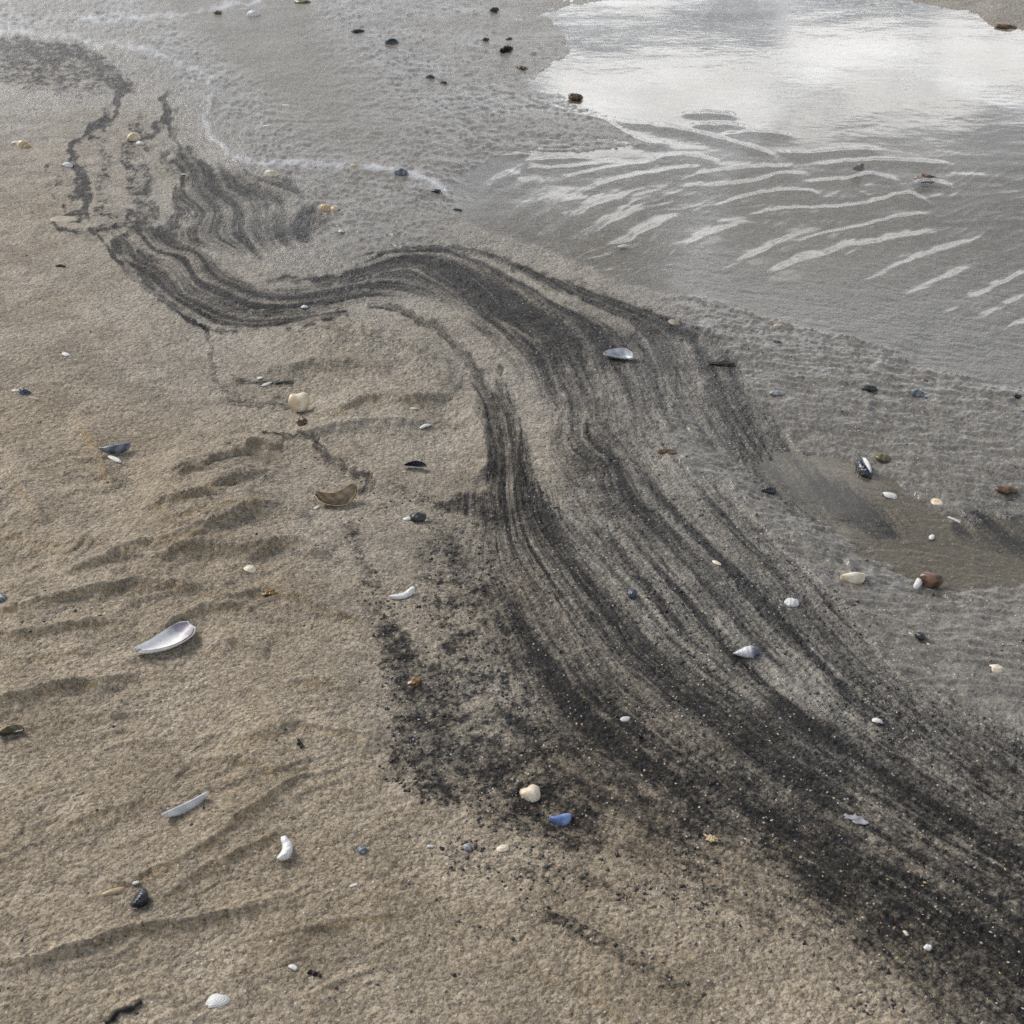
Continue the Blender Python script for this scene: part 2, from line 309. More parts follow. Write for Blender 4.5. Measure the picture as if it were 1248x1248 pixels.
# --- where the black sand lies: traced bands (points with half width), strength
DARK = [
    (.62, [(606, 450, 4), (616, 490, 9), (626, 530, 13), (634, 570, 14)]),
    (.80, [(645, 600, 8), (672, 650, 14), (705, 698, 16), (740, 745, 18), (780, 795, 20), (840, 845, 26), (900, 885, 28), (960, 925, 22), (1010, 960, 16)]),
    (.60, [(900, 960, 18), (980, 1010, 22), (1060, 1062, 24), (1140, 1108, 26), (1250, 1170, 30)]),
    (.58, [(1040, 945, 20), (1120, 995, 28), (1200, 1045, 32), (1300, 1100, 36)]),
    (.60, [(1000, 985, 30), (1080, 1030, 36), (1170, 1080, 36), (1260, 1130, 40)]),
    (.40, [(620, 930, 60), (700, 965, 70), (830, 1020, 74), (950, 1080, 74), (1080, 1150, 74), (1200, 1235, 70)]),
    (.50, [(170, 150, 8), (160, 190, 11), (175, 225, 14), (165, 260, 12)]), (.42, [(120, 170, 6), (130, 200, 8), (120, 235, 8), (135, 265, 9)]),
    (.65, [(215, 230, 8), (222, 255, 9), (205, 275, 9), (180, 285, 8)]), (.5, [(200, 190, 5), (215, 215, 6)]), (.6, [(60, 200, 3), (68, 225, 3), (75, 255, 3)]),
    (.66, [(140, 292, 8), (180, 322, 16), (220, 348, 22), (290, 370, 24), (360, 370, 22), (420, 358, 18), (480, 345, 18), (540, 345, 20), (600, 375, 30)]),
    (.60, [(225, 190, 12), (250, 225, 24), (270, 260, 34), (310, 285, 30), (370, 275, 18)]),
    (.50, [(900, 690, 22), (960, 760, 34), (1030, 840, 40), (1110, 900, 40), (1200, 960, 44), (1300, 1020, 46)]),
    (.75, [(110, 283, 2), (150, 325, 3), (200, 368, 4), (250, 398, 4), (290, 403, 2)]),
    (.80, [(145, 290, 9), (170, 315, 9), (205, 350, 12), (250, 375, 12), (310, 391, 10), (370, 389, 8), (420, 380, 4)]),
    (.74, [(185, 290, 14), (235, 315, 14), (280, 345, 12), (330, 362, 8), (390, 362, 9), (440, 350, 14), (490, 337, 18), (520, 332, 18)]),
    (.95, [(330, 340, 4), (420, 338, 8), (470, 325, 14), (520, 325, 20), (570, 345, 26), (620, 375, 30), (670, 400, 34), (720, 425, 36)]),
    (.95, [(440, 312, 2), (500, 302, 3), (560, 303, 4), (610, 318, 6), (650, 336, 8), (700, 353, 10), (750, 373, 11), (800, 393, 12), (840, 410, 10)]),
    (.85, [(450, 370, 4), (500, 383, 5), (540, 408, 6), (570, 440, 8), (592, 480, 10), (603, 520, 11), (607, 560, 12), (606, 600, 16)]),
    (.92, [(634, 540, 1.5), (637, 575, 9), (645, 610, 19), (672, 655, 26), (705, 700, 30), (735, 745, 32), (775, 795, 36), (830, 840, 44), (890, 880, 46), (950, 920, 42), (1010, 965, 36)]),
    (.70, [(640, 400, 40), (700, 440, 62), (745, 490, 72), (740, 560, 85), (765, 620, 90), (810, 680, 85), (860, 740, 75), (900, 800, 62)]),
    (.72, [(790, 405, 30), (845, 445, 42), (880, 490, 42), (915, 535, 38), (960, 580, 34), (1010, 612, 28), (1070, 640, 16)]),
    (.76, [(700, 830, 30), (760, 880, 40), (830, 925, 44), (900, 965, 46), (970, 1010, 46), (1050, 1060, 50), (1130, 1100, 52), (1200, 1140, 58), (1270, 1180, 64), (1400, 1260, 70)]),
    (.97, [(940, 862, 18), (1020, 900, 24), (1070, 930, 24), (1130, 968, 22), (1190, 1005, 22), (1270, 1055, 26), (1400, 1140, 30)]),
    (.66, [(870, 600, 20), (930, 680, 30), (1000, 750, 38), (1060, 820, 28), (1120, 860, 30), (1180, 900, 32), (1260, 950, 34), (1400, 1040, 36)]),
    (.74, [(475, 770, 14), (490, 800, 26), (520, 850, 40), (520, 920, 42), (600, 960, 42), (700, 1000, 40)]),
    (.70, [(610, 640, 30), (640, 720, 45), (680, 800, 55), (740, 870, 55)]),
    (.55, [(540, 660, 35), (580, 770, 60), (640, 870, 55), (740, 950, 50), (850, 1010, 40)]),
    (.80, [(540, 618, 6), (568, 612, 14), (604, 625, 22)]),
    (1.0, [(160, 98, 7), (150, 110, 6), (128, 145, 7), (112, 157, 8), (95, 175, 5), (88, 190, 7), (95, 220, 8), (105, 255, 9), (100, 265, 10)]),
    (.88, [(-60, 55, 13), (0, 60, 13), (50, 65, 15), (90, 65, 15), (115, 75, 12), (138, 95, 10), (150, 112, 7)]),
    (.62, [(-60, 90, 22), (0, 85, 20), (60, 95, 22), (110, 100, 20)]),
    (.95, [(212, 115, 3), (200, 125, 3), (195, 150, 5), (185, 170, 6), (160, 170, 6)]),
    (.75, [(205, 135, 4), (215, 170, 8), (232, 205, 14), (260, 225, 22), (300, 235, 26), (345, 235, 18)]),
    (.62, [(230, 215, 10), (250, 260, 22), (280, 285, 27), (340, 280, 22), (385, 265, 16)]),
    (.65, [(150, 200, 8), (175, 230, 10), (170, 250, 8), (185, 265, 8), (155, 275, 7)]),
    (.75, [(90, 262, 3), (65, 268, 3), (75, 280, 3), (110, 281, 4), (150, 276, 5), (220, 285, 10), (240, 292, 12)]),
    (.45, [(640, 1105, 8), (700, 1130, 11), (760, 1160, 14), (800, 1185, 18), (820, 1205, 18), (850, 1215, 9)]),
    (.80, [(318, 529, 2), (350, 530, 3), (378, 533, 5), (400, 560, 7), (430, 575, 6), (450, 578, 5), (442, 602, 5)]),
    (.50, [(250, 405, 4), (258, 440, 4), (262, 465, 5), (290, 490, 6), (340, 490, 7), (365, 500, 6)]),
    (.70, [(282, 460, 3), (315, 468, 4), (355, 466, 3)]), (.35, [(330, 420, 10), (300, 440, 14), (280, 470, 12)]), (.35, [(370, 440, 4), (400, 425, 4)]),
    (.62, [(1000, 1065, 40), (1060, 1110, 42), (1120, 1150, 42), (1180, 1200, 44), (1260, 1260, 50)]),
    (.40, [(425, 640, 10), (445, 690, 14), (470, 760, 20), (490, 830, 22)]),
    (.50, [(1000, 595, 16), (1050, 622, 22), (1095, 640, 18)]), (.50, [(1180, 640, 20), (1260, 660, 30)]),
    (.30, [(440, 590, 8), (490, 600, 12), (540, 615, 10)]),
    (.35, [(870, 440, 9), (900, 444, 6)]),
    (.30, [(560, 1040, 22), (660, 1060, 26), (760, 1090, 24)]),
]
nw = smooth(330, 250, Q) * smooth(420, 330, P)
loose = smooth(500, 400, P - .25 * (Q - 600)) * smooth(395, 420, Q)
thin = loose * 5.0 * perlin2(P / 10, Q / 9, 20)
wp = P + thin + nw * (15 * perlin2(P / 26, Q / 20, 27) + 8 * perlin2(P / 10, Q / 8, 28)) + 4 * perlin2(P / 40, Q / 40, 21) + 1.2 * perlin2(P / 14, Q / 14, 22) + 1.0 * perlin2(P / 6, Q / 6, 23)
wq = Q + thin * .8 + nw * (10 * perlin2(P / 26, Q / 20, 29) + 5 * perlin2(P / 10, Q / 8, 30)) + 4 * perlin2(P / 40, Q / 40, 24) + 1.0 * perlin2(P / 14, Q / 14, 25) + .8 * perlin2(P / 6, Q / 6, 26)
inv = np.ones(x.shape, np.float32)
for st, pts in DARK:
    if pts[-1][0] > 1190:                             # the bands run on past the frame
        (xa, ya, _), (xb, yb, wb) = pts[-2], pts[-1]; k = 420 / math.hypot(xb - xa, yb - ya)
        pts = pts + [(xb + k * (xb - xa), yb + k * (yb - ya), wb * 1.25)]
    pts = resample(pts); idx, d, s, w = seg_dist(wp, wq, pts[:, :2], pts[:, 2], 1.6 * pts[:, 2].max() + 8)
    slim = smooth(14, 6, w)
    w = np.maximum(w, 1.5) * (1 - slim * (.5 - smooth(-.35, .35, perlin2(P[idx] / 13, Q[idx] / 11, 38))))
    inv[idx] *= 1 - st * (1 - smooth(0.35, 1.5, d / w))
D = 1 - inv
S_far = perlin3(psi * 1.7, x * 1.2, y * 1.2, 37) + .9 * perlin3(psi * 4.0, x * 1.6, y * 1.6, 38) + .6 * perlin3(psi * 8.5, x * 2.4, y * 2.4, 39)
S_near = .9 * perlin3(psi * 3.6, x * 1.8, y * 1.8, 31) + .9 * perlin3(psi * 10.0, x * 3.0, y * 3.0, 32) + .4 * perlin3(psi * 22.0, x * 9, y * 9, 33)
sb = smooth(330, 640, Q); S = S_far * (1 - sb) + S_near * sb
C = .7 * perlin2(x * 32, y * 32, 34) + .7 * perlin2(x * 80, y * 80, 35) + .7 * perlin2(x * 190, y * 190, 36)
band = np.clip(4 * D * (1 - D), 0, 1)
lowq = smooth(760, 1000, Q)                       # near the camera the bands are speckled rather than streaked
left = smooth(650, 540, P - .30 * (Q - 700)) * smooth(560, 625, Q)      # the fan of loose specks beside the flow
spk = np.clip(lowq * .6 + left, 0, 1)
body = smooth(.02, .3, D)
def lam(kp, kx, wd, sd): return np.exp(-(perlin3(psi * kp, x * kx, y * kx, sd) / wd) ** 2)
lines = np.maximum(lam(2.6, 1.2, .045, 81) * (1 - sb), lam(5.5, 1.8, .050, 82) * (.35 + .65 * sb))
lines *= smooth(-.25, .25, perlin2(x * 8, y * 8, 84)) * (1 - spk) * smooth(.25, .55, D)
nw2 = smooth(215, 150, P) * smooth(292, 268, Q)
dark = np.clip(D * (1 - .08 * sb) - (.55 - .15 * sb) * lines * (1 - nw2) + (1 - .85 * nw2) * S * (.80 - .05 * sb) * (1 - .72 * spk) * (.55 + .45 * band) * body + C * (.10 + .42 * spk + 1.0 * nw2 + .30 * nw + .35 * left) * (.60 + .40 * band) * body, 0, 1)

dark = np.maximum(dark, .47 * smooth(.28, .68, D) * (1 - .6 * lines) * (1 - .6 * nw2))      # black grains mixed through the pale laminae
# --- wetness: films of water and soaked sand
WET = [(0, 300, .45), (100, 120, .6), (200, 200, .6), (0, 20, .9), (200, 30, 1), (350, 100, 1), (450, 150, 1), (560, 100, .82), (600, 170, .95), (500, 20, .78), (640, 60, .75),
       (450, 260, .85), (330, 260, .8), (250, 350, .75), (150, 350, .5), (0, 600, .3), (150, 500, .35), (300, 470, .45), (200, 750, .25), (0, 900, .2), (200, 950, .15), (100, 1150, .15), (400, 1100, .2),
       (450, 500, .5), (600, 350, .62), (640, 560, .6), (640, 450, .55), (520, 700, .45), (600, 820, .5), (750, 450, .75), (750, 700, .65), (900, 480, 1), (1000, 450, 1), (1150, 520, 1), (900, 650, .95),
       (1000, 720, 1), (1100, 650, 1), (1200, 700, 1), (1000, 850, .8), (1150, 850, .85), (1248, 950, .7), (850, 900, .5), (1050, 1050, .5), (1200, 1150, .5), (700, 1000, .35), (800, 1150, .2), (1000, 1220, .25)]
ws = np.zeros(x.shape, np.float32) + 1e-9; hs = np.zeros(x.shape, np.float32)
for a, b, v in WET:
    w = np.exp(-((P - a) ** 2 + (Q - b) ** 2) / (2 * 80.0 ** 2)) + 1e-7; ws += w; hs += w * v
wet = np.clip(hs / ws + .12 * perlin2(x * 5, y * 5, 41), 0, 1)
film = np.clip(smooth(.86, .99, hs / ws) * smooth(420, 200, Q) * smooth(30, 240, P), 0, 1)
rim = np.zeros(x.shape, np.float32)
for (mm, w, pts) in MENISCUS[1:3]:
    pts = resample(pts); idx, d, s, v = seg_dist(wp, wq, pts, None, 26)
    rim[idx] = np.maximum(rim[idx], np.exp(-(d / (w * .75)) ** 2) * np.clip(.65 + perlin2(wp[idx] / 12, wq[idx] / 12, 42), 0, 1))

# --- ochre silt caught on the lee side of the ripples
stain = np.zeros(x.shape, np.float32)
for mm, pts in CREST[:27]:
    pts = resample(pts); t = np.linspace(0, 1, len(pts)); idx, d, s_, v = seg_dist(P + 3 * perlin2(P / 12, Q / 12, 43), Q + 3 * perlin2(P / 12, Q / 12, 44), pts, np.clip(np.minimum(t, 1 - t) * 5, 0, 1), 26)
    stain[idx] = np.maximum(stain[idx], v * smooth(-1, 4, d * s_) * smooth(17, 6, d * s_) * (.3 + .7 * smooth(-.15, .3, perlin2(P[idx] / 20, Q[idx] / 9, 45))))
# --- fine relief in the mesh
flow = smooth(.15, .5, D) + smooth(.55, .85, wet) * .9
flow = np.clip(flow, 0, 1) * (1 - film) * (1 - .85 * left) * (1 - .9 * nw2)
patchy = .45 + .9 * smooth(-.25, .35, perlin2(x * 7, y * 7, 50))
ripz = smooth(470, 400, P - .1 * (Q - 700)) * smooth(480, 540, Q)
fine = (1 - .4 * ripz) * patchy * (0.0012 * perlin2(x * 34, y * 46, 51) + 0.0010 * perlin2(x * 80, y * 105, 52) + 0.0010 * perlin2(x * 170, y * 200, 59) + .0009 * perlin2(x * 340, y * 380, 60))
stre = 0.0020 * perlin3(psi * 5, x * 7, y * 7, 53) + 0.0022 * perlin3(psi * 11, x * 18, y * 18, 54) + 0.0016 * perlin3(psi * 24, x * 45, y * 45, 49)
lump = np.maximum(perlin2(x * 130, y * 130, 55) + .6 * perlin2(x * 260, y * 260, 56) - .02, 0) * 0.0024
clumpz = np.clip(D * 1.3, 0, 1) * smooth(700, 900, Q)
al, ac = x * .94 - y * .34, x * .34 + y * .94
wv_ = perlin2(x * 12, y * 12, 46)
def rdg(fa, fc, sd): return .22 - np.abs(perlin2(al * fa + .5 * wv_, ac * fc + .9 * wv_, sd))
scaly = 0.0046 * rdg(9, 34, 47) + 0.0066 * rdg(20, 72, 48) + 0.0052 * rdg(46, 150, 68)
sheet = smooth(.62, .9, wet) * (1 - film) * (1 - .85 * smooth(.2, .6, D))
under = z < 0.0; z0 = z.copy()
z = z + np.where(under, .25, 1.0) * (fine * (1 - .8 * film) * (1 - .6 * sheet) + stre * flow * (1 - .5 * sheet) + .0012 * lines + scaly * sheet + lump * clumpz) + 0.0004 * film * perlin2(x * 9, y * 30, 57)
z = z + 0.0015 * perlin2(x * 16 + y * 5, y * 30 - x * 8, 58) * smooth(520, 300, P - .25 * (Q - 800)) * smooth(380, 520, Q)

Zall = np.zeros(X.shape, np.float32) + 0.012
Zall[NI] = z
edge = np.clip(np.minimum.reduce([(P + 700) / 200, (1950 - P) / 200, (Q + 330) / 80]), 0, 1)
Zall[NI] = z * edge + .012 * (1 - edge)
def full(v, default=0.0):
    a = np.full(X.shape, default, np.float32); a[NI] = v * edge + default * (1 - edge); return a

def grid_mesh(name, co, quads):
    me = bpy.data.meshes.new(name)
    me.vertices.add(len(co)); me.vertices.foreach_set('co', np.ascontiguousarray(co, np.float32).ravel())
    nq = len(quads); me.loops.add(nq * 4); me.polygons.add(nq)
    me.loops.foreach_set('vertex_index', np.ascontiguousarray(quads, np.int32).ravel())
    me.polygons.foreach_set('loop_start', np.arange(0, nq * 4, 4, dtype=np.int32))
    me.polygons.foreach_set('loop_total', np.full(nq, 4, np.int32))
    me.polygons.foreach_set('use_smooth', np.ones(nq, bool))
    me.update(calc_edges=True); return me
def attr(me, name, v):
    a = me.attributes.new(name, 'FLOAT', 'POINT'); a.data.foreach_set('value', np.ascontiguousarray(v, np.float32))
r_, c_ = np.meshgrid(np.arange(NR - 1), np.arange(NC - 1), indexing='ij')
i0 = (r_ * NC + c_).ravel(); QUADS = np.stack([i0, i0 + 1, i0 + NC + 1, i0 + NC], 1)
me = grid_mesh('sand', np.stack([X, Y, Zall], 1), QUADS)
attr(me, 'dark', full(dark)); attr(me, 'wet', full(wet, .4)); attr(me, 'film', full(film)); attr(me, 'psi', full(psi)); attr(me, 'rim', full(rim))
attr(me, 'flow', full(flow)); attr(me, 'stain', full(stain)); attr(me, 'sheet', full(sheet)); attr(me, 'soaked', full(smooth(.0008, -.0030, z0)))
sand = bpy.data.objects.new('sand', me); scene.collection.objects.link(sand)
sand['kind'] = 'structure'; sand['label'] = 'wet tidal sand with ripples and streaks of black mineral sand'

# ------------------------------------------------------------------ materials
def new_mat(name):
    m = bpy.data.materials.new(name); m.use_nodes = True
    nt = m.node_tree; b = nt.nodes['Principled BSDF']; return m, nt.nodes, nt.links, b
def attrn(nodes, name):
    a = nodes.new('ShaderNodeAttribute'); a.attribute_name = name; return a.outputs['Fac']

m, nd, lk, bsdf = new_mat('sand')
tcn = nd.new('ShaderNodeTexCoord'); OBJ = tcn.outputs['Object']
def noise(vec, scale, detail=2.0, rough=.55, dist=0.0):
    nn = nd.new('ShaderNodeTexNoise'); nn.inputs['Scale'].default_value = scale; nn.inputs['Detail'].default_value = detail
    nn.inputs['Roughness'].default_value = rough; nn.inputs['Distortion'].default_value = dist; lk.new(vec, nn.inputs['Vector']); return nn.outputs['Fac']
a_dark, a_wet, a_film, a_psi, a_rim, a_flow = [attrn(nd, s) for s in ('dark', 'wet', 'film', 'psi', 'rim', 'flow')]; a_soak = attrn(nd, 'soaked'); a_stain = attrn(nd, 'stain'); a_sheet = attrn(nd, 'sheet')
sx = nd.new('ShaderNodeSeparateXYZ'); lk.new(OBJ, sx.inputs[0])
fv = nd.new('ShaderNodeCombineXYZ')
lk.new(mth(nd, lk, 'MULTIPLY', a_psi, 14.0), fv.inputs[0]); lk.new(mth(nd, lk, 'MULTIPLY', sx.outputs[0], 26.0), fv.inputs[1]); lk.new(mth(nd, lk, 'MULTIPLY', sx.outputs[1], 26.0), fv.inputs[2])
streak = noise(fv.outputs[0], 1.6, 3)
grain = noise(OBJ, 190, 3, .6); fineg = noise(OBJ, 420, 2, .55); broad = noise(OBJ, 7, 4); mid = noise(OBJ, 45, 3)
def cen(v, k): return mth(nd, lk, 'MULTIPLY', mth(nd, lk, 'SUBTRACT', v, .5), k)
def add(*v):
    r = v[0]
    for k in v[1:]: r = mth(nd, lk, 'ADD', r, k)
    return r
gate = sstep(nd, lk, a_dark, 0.0, .35)
dk = add(a_dark, mth(nd, lk, 'MULTIPLY', add(mth(nd, lk, 'MULTIPLY', cen(streak, .55), a_flow), cen(grain, .7), cen(fineg, .9)), gate))
dkf = mth(nd, lk, 'MULTIPLY', sstep(nd, lk, dk, .12, 1.02), .96)
dry = mixc(nd, lk, sstep(nd, lk, add(broad, cen(mid, .4)), .35, .68), (.306, .256, .190), (.376, .321, .248))
grey = mixc(nd, lk, sstep(nd, lk, add(broad, cen(mid, .5)), .3, .7), (.275, .255, .220), (.340, .315, .275))
base = mixc(nd, lk, sstep(nd, lk, a_wet, .25, .8), dry, grey)
base = mixc(nd, lk, mth(nd, lk, 'MULTIPLY', a_film, .55), base, (.145, .140, .128))
base = mixc(nd, lk, mth(nd, lk, 'MULTIPLY', a_stain, .45), base, (.30, .21, .095))
base = mixc(nd, lk, mth(nd, lk, 'MULTIPLY', a_soak, .8), base, (.150, .134, .104))
base = mixc(nd, lk, mth(nd, lk, 'MULTIPLY', a_sheet, .75), base, (.170, .158, .136))
# grain to grain colour
def cells(scale):
    q = nd.new('ShaderNodeTexVoronoi'); q.inputs['Scale'].default_value = scale; lk.new(OBJ, q.inputs['Vector'])
    w_ = nd.new('ShaderNodeSeparateColor'); lk.new(q.outputs['Color'], w_.inputs[0]); return w_.outputs[0], q.outputs['Distance']
ga, gad = cells(620); gb, gbd = cells(230)
gmix = add(mth(nd, lk, 'MULTIPLY', ga, .45), mth(nd, lk, 'MULTIPLY', gb, .30), mth(nd, lk, 'MULTIPLY', grain, .5))
gcol = mixc(nd, lk, sstep(nd, lk, gmix, .22, 1.02), (.52, .50, .47), (1.48, 1.46, 1.42))
base = mixc(nd, lk, mth(nd, lk, 'SUBTRACT', .9, mth(nd, lk, 'MULTIPLY', a_sheet, .4)), base, gcol, 'MULTIPLY')
blk = mixc(nd, lk, sstep(nd, lk, fineg, .3, .75), (.006, .006, .007), (.027, .027, .028))
col = mixc(nd, lk, dkf, base, blk)
# single light and dark grains
vor = nd.new('ShaderNodeTexVoronoi'); vor.inputs['Scale'].default_value = 420; lk.new(OBJ, vor.inputs['Vector'])
vs_ = nd.new('ShaderNodeSeparateColor'); lk.new(vor.outputs['Color'], vs_.inputs[0])
inner = sstep(nd, lk, vor.outputs['Distance'], .25, .5, 1, 0)
white = mth(nd, lk, 'MULTIPLY', sstep(nd, lk, vs_.outputs[0], .972, .985), inner)
darkg = mth(nd, lk, 'MULTIPLY', sstep(nd, lk, vs_.outputs[1], .955, .97), inner)
amber = mth(nd, lk, 'MULTIPLY', sstep(nd, lk, vs_.outputs[2], .965, .98), inner)
nofilm = mth(nd, lk, 'SUBTRACT', 1.0, a_film)
col = mixc(nd, lk, mth(nd, lk, 'MULTIPLY', darkg, mth(nd, lk, 'MULTIPLY', nofilm, .75)), col, (.03, .03, .03))
col = mixc(nd, lk, mth(nd, lk, 'MULTIPLY', amber, .5), col, (.40, .27, .12))
col = mixc(nd, lk, mth(nd, lk, 'MULTIPLY', white, mth(nd, lk, 'MULTIPLY', nofilm, .8)), col, (.68, .66, .60))
col = mixc(nd, lk, mth(nd, lk, 'MULTIPLY', a_rim, .7), col, (.62, .63, .64))      # cloud reflection painted as pale colour along the film's edge
lk.new(col, bsdf.inputs['Base Color'])
rg = nd.new('ShaderNodeMapRange'); lk.new(add(a_wet, cen(mid, .35)), rg.inputs[0]); rg.inputs[1].default_value = .2; rg.inputs[2].default_value = 1.0; rg.inputs[3].default_value = .72; rg.inputs[4].default_value = .34
lk.new(mth(nd, lk, 'ADD', rg.outputs[0], mth(nd, lk, 'MULTIPLY', a_film, .12)), bsdf.inputs['Roughness'])
lk.new(add(mth(nd, lk, 'MULTIPLY', mth(nd, lk, 'MULTIPLY', a_wet, mth(nd, lk, 'SUBTRACT', nofilm, a_sheet)), .16), .06), bsdf.inputs['Specular IOR Level'])
lk.new(mth(nd, lk, 'MAXIMUM', mth(nd, lk, 'MULTIPLY', a_film, .30), mth(nd, lk, 'MULTIPLY', mth(nd, lk, 'MULTIPLY', a_sheet, 1.0), .8)), bsdf.inputs['Coat Weight'])
bsdf.inputs['Coat Roughness'].default_value = .11; bsdf.inputs['Coat IOR'].default_value = 1.45
patch = sstep(nd, lk, noise(OBJ, 22, 3), .38, .66, .35, 1.35)
rough4 = noise(OBJ, 130, 5, .72)
ridge = mth(nd, lk, 'ABSOLUTE', mth(nd, lk, 'SUBTRACT', noise(OBJ, 85, 3, .6, .6), .5))
hgt = add(mth(nd, lk, 'MULTIPLY', mth(nd, lk, 'MULTIPLY', rough4, patch), 1.05), mth(nd, lk, 'MULTIPLY', ridge, -.5), mth(nd, lk, 'MULTIPLY', grain, .5), mth(nd, lk, 'MULTIPLY', fineg, .15), mth(nd, lk, 'MULTIPLY', gbd, -.22), mth(nd, lk, 'MULTIPLY', mth(nd, lk, 'MULTIPLY', streak, a_flow), .8))
bmp = nd.new('ShaderNodeBump'); bmp.inputs['Distance'].default_value = .0090
lk.new(mth(nd, lk, 'SUBTRACT', mth(nd, lk, 'SUBTRACT', .78, mth(nd, lk, 'MULTIPLY', a_sheet, .38)), mth(nd, lk, 'MULTIPLY', a_film, .5)), bmp.inputs['Strength']); lk.new(hgt, bmp.inputs['Height'])
lk.new(bmp.outputs[0], bsdf.inputs['Normal'])
bmc = nd.new('ShaderNodeBump'); bmc.inputs['Distance'].default_value = .0060; lk.new(mth(nd, lk, 'SUBTRACT', mth(nd, lk, 'SUBTRACT', .8, mth(nd, lk, 'MULTIPLY', a_sheet, .62)), mth(nd, lk, 'MULTIPLY', a_film, .7)), bmc.inputs['Strength']); lk.new(hgt, bmc.inputs['Height'])
lk.new(bmc.outputs[0], bsdf.inputs['Coat Normal'])
sand.data.materials.append(m)

# ------------------------------------------------------------------ the water: a sheet at z = 0 with its current ridges
WAVES = [CX(p, .5353, 580, 100) for p in [
    [(50, 170), (90, 166), (125, 163)], [(100, 182), (180, 176), (265, 174)], [(150, 200), (240, 192), (330, 182)], [(180, 226), (260, 206), (350, 190), (410, 182)],
    [(240, 252), (330, 222), (420, 205), (515, 192)], [(400, 176), (470, 168), (550, 182)], [(480, 238), (570, 236), (640, 228), (690, 211), (750, 211)],
    [(500, 212), (560, 205), (620, 198), (720, 192)], [(565, 275), (640, 258), (720, 248), (780, 253)], [(535, 326), (600, 310)],
    [(620, 305), (700, 292), (800, 288), (870, 282), (930, 268), (980, 256), (1040, 279)], [(700, 382), (780, 352), (860, 335), (940, 315), (1010, 300)],
    [(760, 190), (860, 182), (950, 180), (1080, 187)], [(745, 229), (860, 220), (900, 212), (960, 226)], [(690, 160), (760, 163), (850, 156), (920, 153)], [(960, 202), (1080, 198)],
    [(1085, 212), (1155, 214)], [(960, 357), (1040, 345)], [(1060, 321), (1150, 317)], [(1085, 371), (1150, 359)], [(870, 376), (905, 367)], [(895, 414), (935, 404)], [(1215, 386), (1290, 372)],
    [(300, 302), (345, 285)], [(220, 310), (255, 298)], [(360, 271), (395, 265)], [(360, 338), (400, 322)], [(190, 60), (280, 85), (340, 115), (390, 138), (440, 140)], [(100, 38), (170, 52), (230, 75), (300, 88)],
    [(250, 70), (330, 92), (400, 98), (470, 105)], [(400, 105), (470, 110), (560, 132), (640, 155), (680, 168)], [(470, 72), (540, 72), (595, 79)], [(480, 98), (560, 98), (620, 102)], [(560, 121), (640, 115), (720, 121)],
    [(890, 240), (990, 246)], [(1000, 229), (1040, 228), (1090, 243)], [(1040, 263), (1100, 260)], [(780, 300), (860, 285)], [(860, 245), (900, 262)], [(1160, 270), (1180, 268)], [(1200, 262), (1260, 264)]]]
FAINT = [CX(p, .5353, 580, 100) for p in [
    [(10, 290), (70, 250), (150, 218)], [(60, 330), (120, 280), (220, 245)], [(100, 345), (180, 285), (260, 262)], [(160, 355), (260, 290), (350, 262)], [(210, 385), (300, 330), (400, 285)],
    [(290, 400), (380, 350), (480, 300)], [(440, 400), (540, 350), (640, 320)], [(560, 440), (680, 380), (800, 330)], [(680, 450), (800, 400), (900, 355)], [(750, 470), (860, 395), (950, 362), (1060, 350)],
    [(850, 490), (960, 425), (1080, 385), (1180, 362)], [(940, 515), (1060, 460), (1160, 420)], [(1040, 555), (1130, 500), (1230, 452), (1320, 420)], [(1100, 570), (1200, 520), (1290, 480)],
    [(640, 455), (720, 420), (790, 390)], [(30, 240), (100, 205), (170, 190)], [(0, 270), (50, 230), (100, 210)], [(1180, 590), (1260, 550), (1340, 520)], [(820, 450), (900, 415)], [(360, 420), (450, 370)]]]
wmask = near & (P0 > -200) & (P0 < 1900) & (Q0 > -140) & (Q0 < 790)
WI = np.nonzero(wmask)[0]
wx, wy = X[WI], Y[WI]; wP, wQ = P0[WI], Q0[WI]
wz = np.zeros(wx.shape, np.float32)
chan = np.zeros(wx.shape, np.float32)
a1 = wP + 3 * perlin2(wP / 22, wQ / 10, 61); b1 = wQ + 1.8 * perlin2(wP / 16, wQ / 9, 62)
for k, pts in enumerate(WAVES):
    pts = resample(pts); t = np.linspace(0, 1, len(pts)); am = np.clip(np.minimum(t, 1 - t) * 5 + .15, 0, 1)
    idx, d, s, v = seg_dist(a1, b1, pts, am, 26)
    wz[idx] += 0.0026 * v * np.where(s > 0, np.exp(-(d / 5.0) ** 1.6), np.exp(-(d / 2.2) ** 1.7))
for k, pts in enumerate(FAINT):
    pts = resample(pts); t = np.linspace(0, 1, len(pts)); am = np.clip(np.minimum(t, 1 - t) * 3, 0, 1)
    idx, d, s, v = seg_dist(a1, b1, pts, am, 30)
    wz[idx] += 0.0030 * v * np.exp(-(d / 7.5) ** 2)
chan = smooth(150, 215, wQ) * smooth(520, 440, wQ)
wz += chan * 0.0007 * perlin2(wx * 9 + wy * 4, wy * 20, 63)
rd = perlin2((wP * .42 + wQ) / 11 + 1.5 * perlin2(wP / 70, wQ / 50, 66), (wP - .42 * wQ) / 75, 67)
wz += smooth(165, 230, wQ) * smooth(500, 380, wQ - .25 * (wP - 700)) * 0.0011 * np.maximum(.32 - np.abs(rd) * 1.6, 0)
wz += 0.00035 * perlin2(wx * 7, wy * 11, 64) * (1 - chan) + .00012 * perlin2(wx * 25, wy * 40, 65)
Zw = np.full(X.shape, 0.0, np.float32); Zw[WI] = wz
